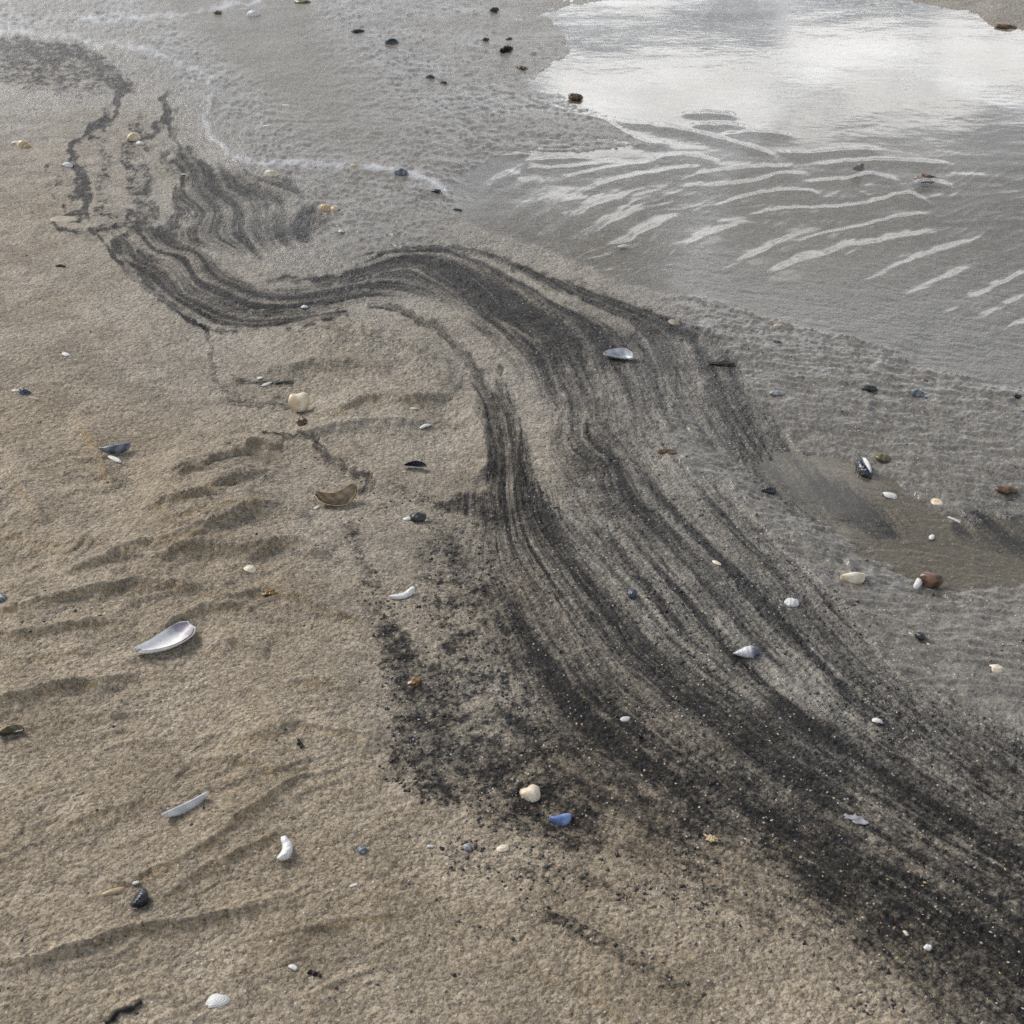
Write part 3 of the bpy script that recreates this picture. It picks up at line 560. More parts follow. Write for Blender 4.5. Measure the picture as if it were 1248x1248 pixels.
chop = np.zeros(X.shape, np.float32); chop[WI] = chan
keepv = np.zeros(X.shape, bool); keepv[WI] = (Zall[WI] < 0.0030)
keepf = keepv[QUADS].all(1)
qf = QUADS[keepf]
# split the kept faces into the tidal pool with its channel and the small puddle further down
for nm, sel, lab in (('water', Q0[qf[:, 0]] < 520, 'shallow tidal pool and rippled outflow channel reflecting the clouds'),
                     ('puddle', Q0[qf[:, 0]] >= 520, 'small clear brown puddle in the grey sand')):
    f = qf[sel]
    if not len(f): continue
    used, invx = np.unique(f, return_inverse=True)
    wme = grid_mesh(nm, np.stack([X[used], Y[used], Zw[used]], 1), invx.reshape(-1, 4)); attr(wme, 'chop', chop[used])
    wo = bpy.data.objects.new(nm, wme); scene.collection.objects.link(wo); wo['kind'] = 'structure'; wo['label'] = lab
m, nd, lk, b = new_mat('water'); nd.remove(b)
o = nd['Material Output']; gl = nd.new('ShaderNodeBsdfGlossy'); gl.inputs['Roughness'].default_value = .05; gl.inputs['Color'].default_value = (1, 1, 1, 1)
lk.new(mth(nd, lk, 'ADD', mth(nd, lk, 'MULTIPLY', attrn(nd, 'chop'), .065), .03), gl.inputs['Roughness'])
tr = nd.new('ShaderNodeBsdfTransparent'); tr.inputs['Color'].default_value = (.95, .94, .915, 1)
fr = nd.new('ShaderNodeFresnel'); fr.inputs['IOR'].default_value = 1.33
geo = nd.new('ShaderNodeNewGeometry')
ff = mth(nd, lk, 'MULTIPLY', fr.outputs[0], mth(nd, lk, 'SUBTRACT', 1.0, geo.outputs['Backfacing']))   # light leaves the water unhindered
mx = nd.new('ShaderNodeMixShader'); lk.new(ff, mx.inputs[0]); lk.new(tr.outputs[0], mx.inputs[1]); lk.new(gl.outputs[0], mx.inputs[2])
tcn = nd.new('ShaderNodeTexCoord'); mp = nd.new('ShaderNodeMapping'); mp.inputs['Scale'].default_value = (1, 1.6, 1); lk.new(tcn.outputs['Object'], mp.inputs[0])
nn = nd.new('ShaderNodeTexNoise'); nn.inputs['Scale'].default_value = 30; nn.inputs['Detail'].default_value = 3; lk.new(mp.outputs[0], nn.inputs['Vector'])
bm_ = nd.new('ShaderNodeBump'); bm_.inputs['Strength'].default_value = .06; bm_.inputs['Distance'].default_value = .004; lk.new(nn.outputs[0], bm_.inputs['Height'])
for s in (gl, fr): lk.new(bm_.outputs[0], s.inputs['Normal'])
lk.new(mx.outputs[0], o.inputs['Surface'])
m2 = m.copy(); m2.name = 'puddle_water'
[q for q in m2.node_tree.nodes if q.type == 'BSDF_TRANSPARENT'][0].inputs['Color'].default_value = (.80, .77, .70, 1)
bpy.data.objects['water'].data.materials.append(m)
if 'puddle' in bpy.data.objects: bpy.data.objects['puddle'].data.materials.append(m2)

# ------------------------------------------------------------------ things lying on the sand
V3 = np.stack([x, y, z], 1)
PP, QQ = project(x, y, z)
def spot(px, py):
    i = int(np.argmin((PP - px) ** 2 + (QQ - py) ** 2)); return V3[i]

def shell_mat(name, a, b, rough=.35, bands=9.0, tip=None, spec=.5, coat=.3):
    m, nd, lk, bs = new_mat(name)
    tcn = nd.new('ShaderNodeTexCoord')
    nz = nd.new('ShaderNodeTexNoise'); nz.inputs['Scale'].default_value = 160; nz.inputs['Detail'].default_value = 4; lk.new(tcn.outputs['Object'], nz.inputs['Vector'])
    rg = attrn(nd, 'ring')
    ph = mth(nd, lk, 'ADD', mth(nd, lk, 'MULTIPLY', rg, bands * 6.28), mth(nd, lk, 'MULTIPLY', nz.outputs[0], 5.0))
    wv = mth(nd, lk, 'ADD', mth(nd, lk, 'MULTIPLY', mth(nd, lk, 'SINE', ph), .28), nz.outputs[0])
    c = mixc(nd, lk, sstep(nd, lk, wv, .2, .85), a, b)
    if tip: c = mixc(nd, lk, sstep(nd, lk, mth(nd, lk, 'ADD', rg, mth(nd, lk, 'MULTIPLY', nz.outputs[0], .3)), .72, 1.0), c, tip)
    nd2 = nd.new('ShaderNodeTexNoise'); nd2.inputs['Scale'].default_value = 420; nd2.inputs['Detail'].default_value = 4; lk.new(tcn.outputs['Object'], nd2.inputs['Vector'])
    c = mixc(nd, lk, sstep(nd, lk, nd2.outputs[0], .61, .75, 0, .5), c, (.27, .22, .16))
    lk.new(c, bs.inputs['Base Color']); bs.inputs['Roughness'].default_value = rough; bs.inputs['Specular IOR Level'].default_value = spec
    bs.inputs['Coat Weight'].default_value = coat * .4; bs.inputs['Coat Roughness'].default_value = .15
    bp = nd.new('ShaderNodeBump'); bp.inputs['Strength'].default_value = .5; bp.inputs['Distance'].default_value = .0003
    lk.new(mth(nd, lk, 'ADD', mth(nd, lk, 'SINE', ph), nz.outputs[0]), bp.inputs['Height']); lk.new(bp.outputs[0], bs.inputs['Normal'])
    return m
MAT = {
    'nacre': shell_mat('nacre', (.80, .78, .74), (.68, .66, .62), .45, 2),
    'nacre_purple': shell_mat('nacre_purple', (.88, .87, .84), (.80, .79, .76), .5, 1.5, tip=(.26, .22, .26)),
    'nacre_grey': shell_mat('nacre_grey', (.42, .43, .45), (.58, .59, .60), .25, 4),
    'mussel_black': shell_mat('mussel_black', (.010, .012, .018), (.030, .035, .050), .28, 8),
    'mussel_blue': shell_mat('mussel_blue', (.020, .028, .055), (.06, .075, .12), .30, 7),
    'bright_blue': shell_mat('bright_blue', (.10, .16, .36), (.22, .30, .52), .35, 1.2),
    'slate': shell_mat('slate', (.07, .085, .10), (.20, .23, .26), .35, 3),
    'tan': shell_mat('tan', (.60, .46, .29), (.74, .64, .48), .40, 1.5),
    'cream': shell_mat('cream', (.66, .55, .38), (.78, .71, .58), .42, 2),
    'ochre': shell_mat('ochre', (.42, .29, .13), (.62, .50, .31), .42, 6),
    'brown': shell_mat('brown', (.075, .038, .020), (.21, .115, .065), .35, 2),
    'horn': shell_mat('horn', (.22, .15, .085), (.36, .27, .17), .35, 5),
    'amber': shell_mat('amber', (.12, .060, .012), (.24, .13, .030), .30, 3),
    'olive': shell_mat('olive', (.085, .075, .030), (.17, .15, .065), .35, 3),
    'white': shell_mat('white', (.78, .77, .74), (.68, .66, .62), .42, 5),
    'grey': shell_mat('grey', (.22, .22, .23), (.38, .38, .39), .45, 2),
    'pale_grey': shell_mat('pale_grey', (.50, .50, .50), (.66, .65, .63), .45, 3),
    'lilac': shell_mat('lilac', (.55, .54, .56), (.70, .69, .68), .35, 6, tip=(.10, .10, .16)),
    'stone_black': shell_mat('stone_black', (.012, .012, .014), (.034, .034, .037), .4, 1),
    'stone_tan': shell_mat('stone_tan', (.27, .22, .16), (.36, .31, .235), .6, 1, coat=0),
    'weed': shell_mat('weed', (.060, .032, .014), (.15, .085, .035), .35, 2),
    'twig': shell_mat('twig', (.010, .009, .008), (.035, .028, .022), .6, 2, spec=.2, coat=0),
}
def to_mesh(name, vs, fs, ring, mat, smoothf=True):
    me = bpy.data.meshes.new(name); me.from_pydata([tuple(v) for v in vs], [], fs)
    a = me.attributes.new('ring', 'FLOAT', 'POINT'); a.data.foreach_set('value', np.asarray(ring, np.float32))
    me.polygons.foreach_set('use_smooth', [smoothf] * len(me.polygons)); me.update()
    bm = bmesh.new(); bm.from_mesh(me); bmesh.ops.recalc_face_normals(bm, faces=bm.faces); bm.to_mesh(me); bm.free()
    me.materials.append(MAT[mat]); return me
def outline(shape, s, W, up):
    if shape == 'mussel':
        hw = W * .5 * 2.12 * (s + .004) ** .62 * (1 - s + .002) ** .42 / 1.38; yc = W * .22 * (4 * (s - .5) ** 2 - .5)
    elif shape == 'razor':
        hw = W * .5 * max(1 - abs(2 * s - 1) ** 5, 0.02) ** .6 * (.72 + .36 * s); yc = (-1 if up else 1) * W * .55 * (4 * (s - .5) ** 2 - .5)
    elif shape == 'forked':       # mussel with a broken, notched beak
        hw = W * .5 * (.50 + .62 * s) * max(1 - abs(2 * s - 1) ** 4, .16) ** .55; yc = -(W * .50 * (s - .5) ** 2 * (1 if s > .5 else 1.8) - .1 * W)
        if s < .14: hw *= 1.0 + (.14 - s) * 2.4
    else:                          # clam
        hw = W * .5 * max(1 - abs(2 * s - 1) ** 2.4, .003) ** .55; yc = W * .08 * math.cos(6.28 * s)
    return hw, yc
def valve(L, W, H, shape, seed, mat_out, mat_in, up=False, th=None):
    rr = random.Random(seed); n, m = 17, 11
    th = th or max(.0009, .022 * L)
    ph = rr.uniform(0, 6); vs = []; ring = []
    def surf(k, drop):
        o = []
        for i in range(n):
            s = i / (n - 1); hw, yc = outline(shape, s, W, up); hw = hw * (1 + .05 * math.sin(9 * s + ph)) * k
            xx = (s - .5) * L * k
            zp = H * (max(math.sin(math.pi * min(s * .8 + .13, 1)), 0)) ** .8
            for j in range(m):
                v = -1 + 2 * j / (m - 1)
                zz = zp * max(1 - abs(v) ** 2.2, 0) ** .8 + .03 * H * math.sin(7 * s + 4 * v + ph)
                o.append((xx, yc + hw * v, zz - drop)); ring.append(min(1, s * .85 + .15 * abs(v)))
        return o
    def quads(off): return [(off + i * m + j, off + i * m + j + 1, off + (i + 1) * m + j + 1, off + (i + 1) * m + j) for i in range(n - 1) for j in range(m - 1)]
    top = surf(1, 0); bot = surf(.985, th); vs = top + bot; N0 = n * m
    fs = quads(0) + [tuple(reversed(q)) for q in quads(N0)]
    bd = [j for j in range(m)] + [i * m + m - 1 for i in range(1, n)] + [(n - 1) * m + j for j in range(m - 2, -1, -1)] + [i * m for i in range(n - 2, 0, -1)]
    for a, b in zip(bd, bd[1:] + bd[:1]): fs.append((a, b, b + N0, a + N0))
    outer = to_mesh('valve', vs, fs, ring, mat_out)
    ring = []; inn = surf(.93, th * 1.06 + .0003)
    return outer, to_mesh('nacre_lining', inn, [tuple(reversed(q)) for q in quads(0)], ring, mat_in)
def chip(L, W, H, seed, mat, jag=.22, corners=7):
    rr = random.Random(seed); n = 22; K = 5; th = max(.0008, .05 * L)
    cr = [1 + rr.uniform(-jag, jag) for _ in range(corners)]; vs = []; ring = []
    def rad(t):
        u = t / (2 * math.pi) * corners; i = int(u) % corners; f = u - int(u); return cr[i] * (1 - f) + cr[(i + 1) % corners] * f
    for lay in (0, 1):
        for k in range(K):
            r = (k + .02) / (K - 1 + .02)
            for a in range(n):
                t = 2 * math.pi * a / n; q = rad(t) * r
                X_, Y_ = .5 * L * q * math.cos(t), .5 * W * q * math.sin(t)
                vs.append((X_, Y_, H * (1 - (q * math.cos(t)) ** 2 * .8 - (q * math.sin(t)) ** 2 * .7) + .06 * H * math.sin(5 * t + seed) * r - lay * th)); ring.append(r)
    fs = []; M0 = n * K
    for lay in (0, 1):
        o = lay * M0
        fs.append(tuple(o + a for a in range(n)) if lay == 0 else tuple(o + a for a in reversed(range(n))))
        for k in range(K - 1):
            for a in range(n):
                b = (a + 1) % n; q = (o + k * n + a, o + (k + 1) * n + a, o + (k + 1) * n + b, o + k * n + b)
                fs.append(q if lay == 0 else tuple(reversed(q)))
    for a in range(n):
        b = (a + 1) % n; fs.append(((K - 1) * n + a, M0 + (K - 1) * n + a, M0 + (K - 1) * n + b, (K - 1) * n + b))
    return to_mesh('chip', vs, fs, ring, mat)
def pebble(L, W, H, seed, mat, rough=.10, name='pebble', sub=3):
    rr = random.Random(seed); bm = bmesh.new(); bmesh.ops.create_icosphere(bm, subdivisions=sub, radius=1)
    dirs = [(Vector((rr.gauss(0, 1), rr.gauss(0, 1), rr.gauss(0, 1))) * (1 + i * .7), rr.uniform(0, 6)) for i in range(7)]
    vs, ring = [], []
    for v in bm.verts:
        d = 1 + sum(math.sin(k.dot(v.co) * 1.3 + p) * rough / (1 + .35 * i) for i, (k, p) in enumerate(dirs))
        vs.append((v.co.x * L / 2 * d, v.co.y * W / 2 * d, v.co.z * H / 2 * d)); ring.append(.5 + .5 * v.co.x)
    fs = [tuple(v.index for v in f.verts) for f in bm.faces]; bm.free()
    return to_mesh(name, vs, fs, ring, mat)
def snail(L, W, seed, mat):
    """a small whelk: a spire of swelling whorls with an open body whorl"""
    n, m = 46, 14; vs = []; ring = []
    for i in range(n):
        s = i / (n - 1); R_ = W * .5 * (math.sin(min(s * 1.25, 1.0) * math.pi / 2) ** 1.1) * (1 - .45 * max(s - .72, 0) / .28) + .0003
        R_ *= 1 + .10 * abs(math.sin(s ** .7 * 4.2 * math.pi))
        for j in range(m):
            t = 2 * math.pi * j / m; vs.append(((s - .5) * L, R_ * math.cos(t) * (1 + .08 * s * math.sin(t)), R_ * math.sin(t) * .92)); ring.append(s)
    fs = [(i * m + j, i * m + (j + 1) % m, (i + 1) * m + (j + 1) % m, (i + 1) * m + j) for i in range(n - 1) for j in range(m)]
    fs += [tuple(range(m)), tuple((n - 1) * m + j for j in range(m))]
    return to_mesh('whorls', vs, fs, ring, mat)
def stick(L, R_, seed, mat, bend=.12, name='stick'):
    rr = random.Random(seed); n, m = 14, 8; vs = []; ring = []; p1 = rr.uniform(0, 6)
    for i in range(n):
        s = i / (n - 1); r = R_ * (.55 + .45 * math.sin(math.pi * min(s * .8 + .15, 1))) * (1 + .25 * math.sin(17 * s + p1))
        for j in range(m):
            t = 2 * math.pi * j / m; vs.append(((s - .5) * L, bend * L * (math.sin(3.1 * s) - .6) * .6 + .05 * L * math.sin(11 * s + p1) + r * math.cos(t), r * math.sin(t) * .8)); ring.append(s)
    fs = [(i * m + j, i * m + (j + 1) % m, (i + 1) * m + (j + 1) % m, (i + 1) * m + j) for i in range(n - 1) for j in range(m)]
    fs += [tuple(range(m)), tuple((n - 1) * m + j for j in range(m))]
    return to_mesh(name, vs, fs, ring, mat)
seedc = [100]
GROUPS = {'mussel_shell': ('mussel shell', 'mussel shells strewn over the sand'), 'clam_shell': ('clam shell', 'clam shells strewn over the sand'),
          'razor_shell': ('shell', 'long narrow shells on the sand'), 'shell_fragment': ('shell fragment', 'broken shell pieces on the sand'),
          'pebble': ('pebble', 'pebbles on the sand'), 'snail_shell': ('snail shell', 'snail shells on the sand'), 'seaweed_scrap': ('seaweed', 'scraps of seaweed in the shallows'),
          'twig': ('twig', 'bits of dark wood on the sand')}
def place(name, label, kind, cx_, cy_, len_px, ang, wr, hr, mat, mat_in='nacre', up=False, roll=0, pitch=0, sink=.25, shape='mussel', jag=.22):
    """cx, cy, len_px, ang: centre, length and direction in the photograph; wr, hr: width and height against the length"""
    seedc[0] += 1; sd = seedc[0]
    if cy_ < 110: len_px *= .82
    c = spot(cx_, cy_); a = math.radians(ang)
    e1 = np.array(ground(cx_ - .5 * len_px * math.cos(a), cy_ - .5 * len_px * math.sin(a), c[2]))
    e2 = np.array(ground(cx_ + .5 * len_px * math.cos(a), cy_ + .5 * len_px * math.sin(a), c[2]))
    d = e2 - e1; L = float(np.hypot(*d)); rz = math.atan2(d[1], d[0]); W, H = L * wr, L * hr
    lining = None
    if kind == 'valve': body, lining = valve(L, W, H, shape, sd, mat, mat_in, up)
    elif kind == 'chip': body = chip(L, W, H, sd, mat, jag)
    elif kind == 'pebble': body = pebble(L, W, H, sd, mat, .08)
    elif kind == 'weed': body = pebble(L, W, H, sd, mat, .26, 'weed', 4)
    elif kind == 'snail': body = snail(L, W, sd, mat)
    else: body = stick(L, W * .5, sd, mat)
    def part(nm, mesh, root):
        q = bpy.data.objects.new(nm, mesh); scene.collection.objects.link(q); q.parent = root; return q
    if kind in ('valve', 'snail'):                  # an Empty that carries the parts
        o = bpy.data.objects.new(name, None); o.empty_display_size = .01; scene.collection.objects.link(o)
        if kind == 'valve':
            part('outer_valve', body, o); part('nacre_lining', lining, o)
            hg = pebble(.10 * L, .05 * L, .04 * L, sd + 500, 'brown', .1, 'hinge', 2); h0 = outline(shape, .04, W, up)
            q = part('hinge', hg, o); q.location = (-.46 * L, h0[1], .012 * L)
        else:
            part('whorls', body, o)
            q = part('aperture', pebble(.26 * L, .14 * L, .20 * L, sd + 500, 'mussel_blue', .05, 'aperture', 2), o); q.location = (.36 * L, -.13 * L, -.02 * L)
    else:
        o = bpy.data.objects.new(name, body); body.name = name; scene.collection.objects.link(o)
    M = Matrix.Rotation(rz, 4, 'Z') @ Matrix.Rotation(math.radians(pitch), 4, 'Y') @ Matrix.Rotation(math.radians(roll + (180 if up else 0)), 4, 'X')
    co = np.empty(len(body.vertices) * 3, np.float32); body.vertices.foreach_get('co', co); co = co.reshape(-1, 3)
    zz = (co @ np.array(M.to_3x3()).T)[:, 2]; lo, hi = float(zz.min()), float(zz.max())
    M.translation = Vector((float(c[0]), float(c[1]), float(c[2]) - lo - sink * (hi - lo)))
    o.matrix_world = M
    cat, grp = GROUPS[name]; o['label'] = label; o['category'] = cat; o['group'] = grp
    return o
MU, CL, RZ, FR, PB, SN, WD, TW = 'mussel_shell', 'clam_shell', 'razor_shell', 'shell_fragment', 'pebble', 'snail_shell', 'seaweed_scrap', 'twig'
# --- the sandy left side
place(MU, 'large white mussel shell with purple tip lying hollow side up among the ripples', 'valve', 204, 784, 75, -27, .54, .11, 'white', 'nacre_purple', True, roll=-3, sink=.02, shape='forked')
place(MU, 'slate blue folded mussel shell on smooth sand, a white sliver beneath it', 'valve', 140, 550, 40, -10, .42, .22, 'slate', 'nacre_grey', False, roll=25, sink=.1)
place(FR, 'thin white shell sliver under the slate blue mussel', 'chip', 138, 560, 17, 25, .30, .05, 'white', sink=.1)
place(MU, 'small blue black mussel half buried near a white chip on bare sand', 'valve', 30, 478, 14, 20, .75, .40, 'mussel_blue', 'nacre', sink=.25)
place(FR, 'small white chip touching the blue black mussel on bare sand', 'chip', 20, 476, 10, 5, .40, .10, 'white', sink=.2)
place(FR, 'flat tan chip just below the small blue black mussel', 'chip', 42, 485, 12, 15, .35, .08, 'stone_tan', sink=.3)
place(CL, 'square cream tan shell standing up beside a line of black sand', 'valve', 366, 498, 27, -5, .95, .26, 'tan', 'cream', roll=52, sink=.12, shape='clam')
place(WD, 'tiny brown weed scrap in front of the square cream shell', 'weed', 369, 514, 9, 40, .8, .4, 'weed', sink=.3)
place(RZ, 'long curved horn brown shell with pale rim, half buried beside the black crack', 'valve', 412, 612, 54, -12, .40, .16, 'tan', 'horn', True, roll=28, sink=.06, shape='razor')
place(FR, 'tiny white chip at the tail end of the curved brown shell', 'chip', 385, 620, 8, -30, .5, .1, 'white', sink=.1)
place(FR, 'white chip lying on a dash of black sand above the square cream shell', 'chip', 326, 469, 13, -20, .40, .12, 'white', sink=.1)
place(FR, 'very small white dot of shell above the white chip on black sand', 'chip', 318, 462, 7, 0, .8, .2, 'white', sink=.1)
place(PB, 'dark twig shaped stone on the dash of black sand', 'pebble', 343, 467, 20, -8, .25, .18, 'stone_black', sink=.4)
place(WD, 'amber brown translucent weed scrap on the ripples', 'weed', 329, 721, 21, -4, .55, .14, 'amber', sink=.25)
place(FR, 'pale beige angular chip between two ripple crests', 'chip', 305, 694, 13, 20, .9, .25, 'cream', sink=.3)
place(PB, 'slate blue pebble on the rippled sand beside the small white dot', 'pebble', 3, 731, 13, -30, .9, .6, 'slate', sink=.3)
place(MU, 'black mussel shell with olive hollow lying open on smooth sand', 'valve', 15, 895, 33, -12, .52, .17, 'mussel_black', 'olive', True, roll=12, sink=.02)
place(RZ, 'long narrow pale shell on edge with a dark hollow throwing a shadow', 'valve', 227, 985, 64, -26, .26, .13, 'pale_grey', 'brown', roll=118, sink=.25, shape='razor')
place(FR, 'white crescent shaped shell piece standing in a ripple trough', 'valve', 346, 1038, 30, -75, .42, .20, 'white', 'nacre', False, roll=35, sink=.2, shape='razor')
place(MU, 'thick black mussel shell with olive green underside beside a yellowish chip', 'valve', 170, 1099, 27, -50, .85, .42, 'mussel_black', 'olive', roll=30, sink=.1)
place(FR, 'long yellowish sandy chip next to the thick black mussel', 'chip', 138, 1086, 32, -14, .26, .12, 'ochre', sink=.45)
place(FR, 'tiny bright white chip behind the thick black mussel', 'chip', 166, 1077, 8, -10, .6, .2, 'white', sink=.1)
place(FR, 'small white rectangular chip beside black specks', 'chip', 358, 1179, 12, 28, .55, .15, 'white', sink=.1)
place(TW, 'short dark twig fragment beside the white rectangular chip', 'stick', 384, 1188, 17, 18, .32, .2, 'twig', sink=.2)
place(FR, 'white triangular shell piece alone on plain sand', 'chip', 264, 1222, 27, -12, .75, .20, 'white', sink=.15, jag=.35)
place(TW, 'black charred twig lying on plain brown sand', 'stick', 151, 1233, 52, -27, .17, .1, 'twig', sink=.25)
place(TW, 'tiny black upright splinter on rippled sand', 'stick', 365, 907, 11, 60, .35, .2, 'twig', sink=.2)
place(FR, 'grey white shell sliver with twisted tip at the edge of the black fan', 'valve', 491, 727, 33, -20, .28, .14, 'white', 'cream', roll=60, sink=.25, shape='razor')
place(MU, 'small mussel with black back and white rim on the sand lobe', 'valve', 506, 571, 29, 2, .42, .20, 'white', 'mussel_black', True, roll=20, sink=.02)
place(FR, 'small white curled chip higher up the sand lobe', 'chip', 519, 521, 14, -15, .5, .22, 'white', sink=.1)
place(FR, 'thin buff chip at the crest of the sand lobe', 'chip', 504, 498, 11, 5, .35, .1, 'cream', sink=.2)
place(PB, 'round black pebble resting against a white chip', 'pebble', 509, 632, 19, 5, .85, .60, 'stone_black', sink=.25)
place(FR, 'white chip beside the round black pebble', 'chip', 498, 633, 14, -10, .55, .15, 'white', sink=.15)
place(FR, 'pale cream chip on the other side of the round black pebble', 'chip', 519, 634, 9, 10, .6, .2, 'cream', sink=.2)
place(PB, 'small blue grey pebble on plain sand near the fan edge', 'pebble', 442, 1036, 12, 50, .75, .5, 'slate', sink=.3)
place(FR, 'white splinter below the small blue grey pebble', 'chip', 431, 1079, 10, -20, .45, .1, 'white', sink=.1)
# --- the black fan and flow
place(CL, 'rounded cream clam shell above the bright blue mussel', 'valve', 646, 969, 24, -25, .95, .38, 'cream', 'cream', roll=12, sink=.2, shape='clam')
place(MU, 'bright blue mussel shell on grey speckled sand', 'valve', 684, 999, 28, -8, .72, .30, 'bright_blue', 'nacre', roll=15, sink=.15)
place(FR, 'cream chip with a white spot below the rounded clam', 'chip', 614, 1034, 15, -12, .65, .2, 'cream', sink=.2)
place(PB, 'dark grey pebble left of the cream chip with a white spot', 'pebble', 569, 1033, 10, -60, .8, .6, 'grey', sink=.3)
place(FR, 'tiny white chip among the dark specks of the fan', 'chip', 525, 1032, 9, 0, .5, .2, 'white', sink=.1)
place(FR, 'grey white broken shell on black sand with a rusty grain', 'chip', 763, 877, 14, -8, .65, .22, 'pale_grey', sink=.15, jag=.3)
place(PB, 'dark blue round pebble sunk in black sand', 'pebble', 771, 725, 13, 0, 1.0, .75, 'mussel_blue', sink=.3)
place(MU, 'large grey mussel shell lying open on the black streaks', 'valve', 754, 437, 37, 8, .58, .19, 'white', 'nacre_grey', True, roll=16, sink=.02)
place(FR, 'buff shell piece where the dark streak meets pale sand', 'chip', 820, 394, 14, 20, .75, .25, 'stone_tan', sink=.2)
place(SN, 'lilac grey snail shell with dark end on the black sand', 'snail', 909, 798, 31, -4, .48, .4, 'lilac', sink=.25)
place(PB, 'smooth white oval pebble on grey black sand', 'pebble', 965, 736, 18, 6, .80, .45, 'pale_grey', sink=.3)
place(FR, 'greenish white sliver on the dark streaks', 'chip', 873, 687, 12, 30, .40, .12, 'cream', sink=.15)
place(WD, 'brown and black weed clump on the dark streaks', 'weed', 812, 551, 22, 10, .5, .22, 'weed', sink=.4)
place(FR, 'white curled chip on grey sand beside the dark band', 'chip', 1069, 879, 14, 15, .75, .25, 'white', sink=.15, jag=.3)
place(FR, 'star shaped cream chip on grey wet sand', 'chip', 1214, 817, 19, 12, .65, .22, 'cream', sink=.15, jag=.5)
place(FR, 'jagged grey white crust of shell in the black band', 'weed', 1042, 997, 30, 14, .45, .12, 'grey', sink=.75)
place(PB, 'white pebble in the black band, tan at its foot', 'pebble', 1130, 1156, 10, -10, .8, .7, 'white', sink=.2)
place(FR, 'small white and orange chip up the band from the white pebble', 'chip', 1104, 1138, 9, 50, .6, .3, 'cream', sink=.15)
place(FR, 'sandy orange lump at the edge of the black band', 'weed', 868, 1023, 15, 10, .7, .3, 'ochre', sink=.5)
place(WD, 'rusty orange weed scrap among the black specks', 'weed', 506, 832, 13, -50, .6, .25, 'amber', sink=.35)
# --- the wet right side and the puddle
place(CL, 'cream clam shell with white pointed end at the puddle edge', 'valve', 1039, 706, 31, -4, .66, .40, 'cream', 'cream', roll=15, sink=.12, shape='mussel')
place(CL, 'big brown shell standing in the puddle edge over its reflection', 'valve', 1133, 713, 32, 6, .70, .42, 'brown', 'horn', roll=40, sink=.10, shape='clam')
place(FR, 'white chip leaning on the big brown shell', 'chip', 1119, 713, 13, -60, .45, .25, 'white', roll=25, sink=.1)
place(PB, 'black angular pebble on pale grey sand', 'pebble', 1121, 777, 14, 20, .9, .7, 'stone_black', sink=.2)
place(FR, 'cream speck beside the black angular pebble', 'chip', 1132, 786, 8, 40, .4, .15, 'cream', sink=.15)
place(MU, 'black mussel with a broad white stripe standing in the puddle', 'valve', 1053, 573, 24, 62, .50, .24, 'mussel_black', 'nacre', roll=20, sink=.1)
place(FR, 'white stripe of shell lying along the black mussel in the puddle', 'chip', 1055, 573, 20, 66, .22, .16, 'white', sink=-.6)
place(PB, 'brown translucent pebble beside the striped mussel', 'pebble', 1076, 559, 21, 12, .80, .35, 'olive', sink=.4)
place(MU, 'black mussel with pale ribs at the upper end of the puddle', 'valve', 938, 598, 18, -12, .70, .35, 'mussel_black', 'nacre', sink=.15)
place(FR, 'translucent white chip lying in the puddle', 'chip', 1084, 605, 21, 10, .50, .15, 'white', sink=.1, jag=.3)
place(FR, 'round tan shell disc in the puddle', 'chip', 1143, 613, 15, 0, 1.25, .12, 'tan', sink=.1, jag=.06)
place(PB, 'brown wet stone at the upper puddle edge', 'pebble', 1226, 599, 27, 4, .60, .30, 'weed', sink=.3)
place(FR, 'long pale sliver added as a glint in the puddle below the tan disc', 'chip', 1165, 634, 20, 25, .22, .08, 'pale_grey', sink=.2)  # pale sliver takes the place of a bright glint in the puddle
place(FR, 'tiny white chip in the dark part of the puddle', 'chip', 1136, 656, 8, -60, .5, .2, 'white', sink=.1)
place(PB, 'dark grey mussel shaped stone on wet sand above the puddle', 'pebble', 1059, 474, 19, 3, .65, .45, 'stone_black', sink=.25)
place(MU, 'dark mussel with a white flank on wet sand near the channel', 'valve', 1117, 481, 20, 8, .60, .40, 'slate', 'nacre', sink=.15)
place(FR, 'brown chip at the channel edge above the white flanked mussel', 'chip', 1127, 465, 13, 20, .5, .2, 'weed', sink=.2)
place(PB, 'grey flat pebble with pale ends on wet sand', 'pebble', 947, 479, 17, 2, .50, .35, 'grey', sink=.3)
place(PB, 'tiny dark pebble at the channel bank beyond the mussels', 'pebble', 1240, 483, 10, 10, .7, .5, 'stone_black', sink=.25)
place(WD, 'dark flat weed clump with a white speck on grey sand', 'weed', 877, 443, 27, 4, .45, .12, 'twig', sink=.4)
place(FR, 'rusty and white chip on the bank of the channel', 'chip', 951, 399, 14, 8, .6, .2, 'ochre', sink=.2)
place(PB, 'small dark pebble below the rusty chip on the bank', 'pebble', 947, 418, 11, 5, .6, .4, 'stone_black', sink=.3)
place(WD, 'brown weed scrap breaking the ripples of the channel', 'weed', 1048, 211, 14, 0, .8, .7, 'weed', sink=-.2)
place(WD, 'reddish brown weed tuft ringed by ripples in the channel', 'weed', 1129, 225, 22, 3, .5, .4, 'brown', sink=-.2)
place(WD, 'brown weed scrap where the rivulet leaves the pool', 'weed', 703, 121, 14, 0, .7, .5, 'weed', sink=.1)
place(FR, 'white flake added as a glint on the smooth outflow', 'chip', 760, 303, 16, -4, .35, .15, 'white', sink=-.6)  # white flake at the surface stands in for a glint on the water
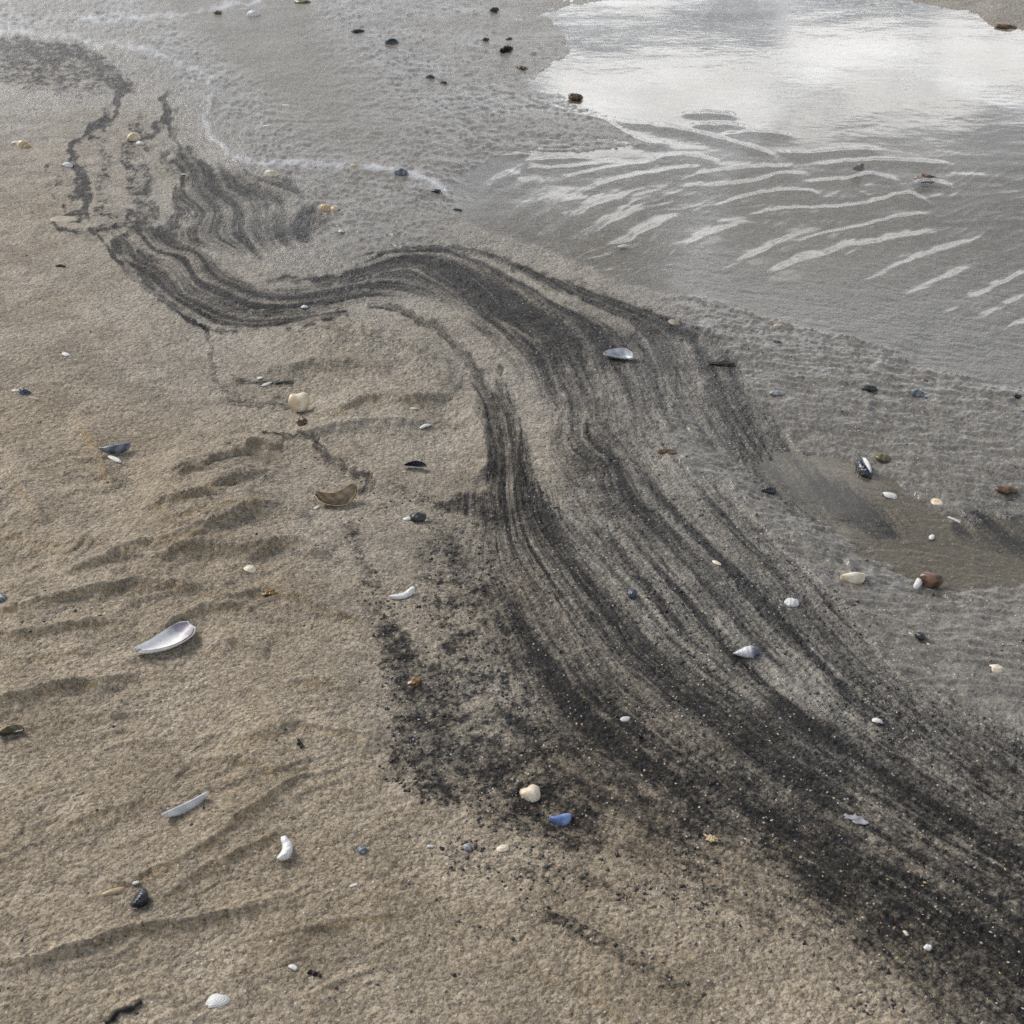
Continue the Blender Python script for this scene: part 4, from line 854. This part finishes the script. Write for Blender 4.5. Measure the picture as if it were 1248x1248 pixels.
place(PB, 'dark brown rock at the foot of the far sand bank', 'pebble', 1226, 33, 32, 2, .7, .22, 'weed', sink=.3)
# --- the far flat
place(MU, 'black mussel alone on the far grey flat', 'valve', 478, 53, 20, -6, .60, .40, 'mussel_black', 'nacre', sink=.1)
place(MU, 'greenish black mussel on the wet rim line', 'valve', 489, 213, 16, -8, .60, .42, 'slate', 'nacre', sink=.1)
place(FR, 'brown chip lying in the wet rim line', 'chip', 432, 202, 11, 0, .6, .2, 'ochre', sink=.15)
place(PB, 'dark flat pebble just past the end of the rim line', 'pebble', 531, 233, 12, 3, .5, .3, 'stone_black', sink=.3)
place(PB, 'dark flat pebble on the sand before the outflow', 'pebble', 557, 257, 13, 5, .4, .25, 'stone_black', sink=.3)
place(MU, 'white black chip of mussel on the far flat', 'valve', 524, 95, 13, 3, .5, .3, 'mussel_black', 'nacre', sink=.15)
place(PB, 'small dark pebble beside the white black mussel chip', 'pebble', 541, 101, 11, 5, .5, .3, 'stone_black', sink=.3)
place(PB, 'black stone by a glassy puddle at the far end of the flat', 'pebble', 602, 13, 13, 0, .7, .5, 'stone_black', sink=.2)
place(PB, 'low dark stone on the far flat before the black mussel', 'pebble', 437, 38, 18, -6, .5, .25, 'stone_black', sink=.3)
place(PB, 'brown black pebble on the rough sand near the pool', 'pebble', 620, 48, 10, 0, .7, .5, 'weed', sink=.3)
place(PB, 'black pebble on the rough sand near the pool', 'pebble', 592, 49, 10, 0, .7, .4, 'stone_black', sink=.3)
place(WD, 'dark weed bit on the shore of the pool', 'weed', 637, 84, 15, 10, .6, .3, 'weed', sink=.3)
place(WD, 'black weed bit at the corner of the pool shore', 'weed', 617, 61, 11, -30, .5, .3, 'twig', sink=.3)
place(CL, 'white clam shell on the far grey film beside a brown stone', 'valve', 310, 19, 20, -2, .6, .36, 'white', 'nacre', sink=.1, shape='clam')
place(PB, 'brown stone left of the far white clam', 'pebble', 266, 17, 13, 0, .7, .45, 'olive', sink=.2)
place(PB, 'flat olive stone at the far edge of the film', 'pebble', 369, 3, 26, 2, .6, .2, 'olive', sink=.3)
place(CL, 'cream clam half on the dark sand below the rim line', 'valve', 331, 214, 19, -2, .60, .40, 'cream', 'cream', sink=.12, shape='clam')
place(CL, 'broken tan clam with two lobes on grey sand', 'valve', 397, 255, 17, 4, .60, .38, 'ochre', 'cream', sink=.15, shape='clam')
place(FR, 'tan lobe broken off the two lobed clam', 'chip', 407, 256, 11, -20, .7, .35, 'tan', sink=.15)
place(FR, 'cream dot of shell on the streaked sand below the broken clam', 'chip', 416, 283, 8, 0, .7, .3, 'cream', sink=.15)
place(CL, 'tan clam with a white end on the far sandy bank', 'valve', 29, 178, 15, 10, .65, .40, 'ochre', 'cream', sink=.15, shape='clam')
place(FR, 'white chip touching the tan clam on the sandy bank', 'chip', 19, 175, 10, 5, .5, .25, 'white', sink=.15)
place(CL, 'pale tan clam in the marbled black and tan sand', 'valve', 163, 169, 12, -30, .8, .45, 'tan', 'cream', sink=.15, shape='clam')
place(FR, 'white chip below the pale tan clam in the marbled sand', 'chip', 170, 175, 10, 10, .6, .3, 'white', sink=.15)
place(FR, 'white crumbly chip on the black vein of sand', 'chip', 83, 203, 15, 0, .55, .3, 'white', sink=.15, jag=.4)
place(PB, 'flat oval beige stone ringed by black sand', 'pebble', 77, 268, 36, 4, .62, .10, 'stone_tan', sink=.6)
place(FR, 'tiny white chip in the upper black streak', 'chip', 224, 214, 8, 0, .5, .2, 'white', sink=.1)
place(FR, 'white chip on the sweeping black curve of sand', 'chip', 371, 376, 8, 0, .8, .3, 'white', sink=.1)
place(TW, 'tiny dark splinter on bare sand by the curve', 'stick', 75, 325, 11, 5, .3, .2, 'twig', sink=.2)
place(FR, 'thin white flake lying on the grey film', 'chip', 348, 128, 12, -5, .5, .06, 'white', sink=.1)
place(FR, 'thin white flake on the grey film closer to the rim line', 'chip', 326, 154, 11, -8, .5, .06, 'white', sink=.1)
place(FR, 'white fleck on bare sand above the small blue black mussel', 'chip', 80, 432, 9, 30, .5, .1, 'white', sink=.1)

# ------------------------------------------------------------------ uncountable shell grit and mineral crumbs
def grit(name, label, mat, count, weight, smin, smax, seed):
    rg = np.random.RandomState(seed)
    ok = (P > -60) & (P < 1310) & (Q > 60) & (Q < 1310) & (z > 0.0)
    wgt = np.where(ok, np.clip(weight, 0, None), 0); area = 1.0 / np.maximum(np.abs(y), .4) ** -0.6
    wgt = wgt * area; cdf = np.cumsum(wgt, dtype=np.float64); cdf /= cdf[-1]
    ii = np.searchsorted(cdf, rg.rand(count))
    octv = np.array([[1, 0, 0], [-1, 0, 0], [0, 1, 0], [0, -1, 0], [0, 0, 1], [0, 0, -1]], float)
    octf = np.array([[0, 2, 4], [2, 1, 4], [1, 3, 4], [3, 0, 4], [2, 0, 5], [1, 2, 5], [3, 1, 5], [0, 3, 5]])
    sz = (smin + (smax - smin) * rg.rand(count) ** 3)[:, None, None] * (.6 + .8 * rg.rand(count, 6, 1))
    vv = octv[None] * sz * np.stack([1 + .8 * rg.rand(count), np.ones(count), .45 + .4 * rg.rand(count)], 1)[:, None, :]
    an = rg.rand(count) * 6.28; ca, sa = np.cos(an)[:, None], np.sin(an)[:, None]
    tl = (rg.rand(count) - .5)[:, None]
    xr = vv[..., 0] * ca - vv[..., 1] * sa; yr = vv[..., 0] * sa + vv[..., 1] * ca; zr = vv[..., 2] + tl * vv[..., 0]
    base_ = V3[ii]
    pts = np.stack([xr + base_[:, 0:1], yr + base_[:, 1:2], zr + base_[:, 2:3] + .0002], -1).reshape(-1, 3)
    fcs = (octf[None] + (np.arange(count) * 6)[:, None, None]).reshape(-1, 3)
    me = bpy.data.meshes.new(name); me.vertices.add(len(pts)); me.vertices.foreach_set('co', pts.astype(np.float32).ravel())
    me.loops.add(len(fcs) * 3); me.polygons.add(len(fcs)); me.loops.foreach_set('vertex_index', fcs.astype(np.int32).ravel())
    me.polygons.foreach_set('loop_start', np.arange(0, len(fcs) * 3, 3, dtype=np.int32)); me.polygons.foreach_set('loop_total', np.full(len(fcs), 3, np.int32)); me.update(calc_edges=True)
    a = me.attributes.new('ring', 'FLOAT', 'POINT'); a.data.foreach_set('value', np.repeat(rg.rand(count), 6).astype(np.float32))
    me.materials.append(MAT[mat]); o = bpy.data.objects.new(name, me); scene.collection.objects.link(o); o['kind'] = 'stuff'; o['label'] = label; o['category'] = 'grit'
clus = smooth(-.1, .5, perlin2(x * 9, y * 9, 71) + .5 * perlin2(x * 30, y * 30, 72))
dens = (1 - film) * (.06 + .25 * clus)
edgeD = np.clip(4 * D * (1 - D), 0, 1)
grit('shell_grit', 'pale shell grit sprinkled over the black sand', 'pale_grey', 1700, (dens * .5 + D * .6 * clus * smooth(350, 700, Q)), .0002, .0012, 1)
grit('ochre_grit', 'ochre grains sprinkled over the sand', 'ochre', 1600, dens * .5 + D * .35 * smooth(600, 900, Q), .0003, .0013, 2)
grit('black_grit', 'coarse black mineral crumbs', 'stone_black', 6500, dens * .35 * clus + edgeD * (.25 + clus) * smooth(450, 800, Q) + left * D * 1.2, .0004, .0019, 3)
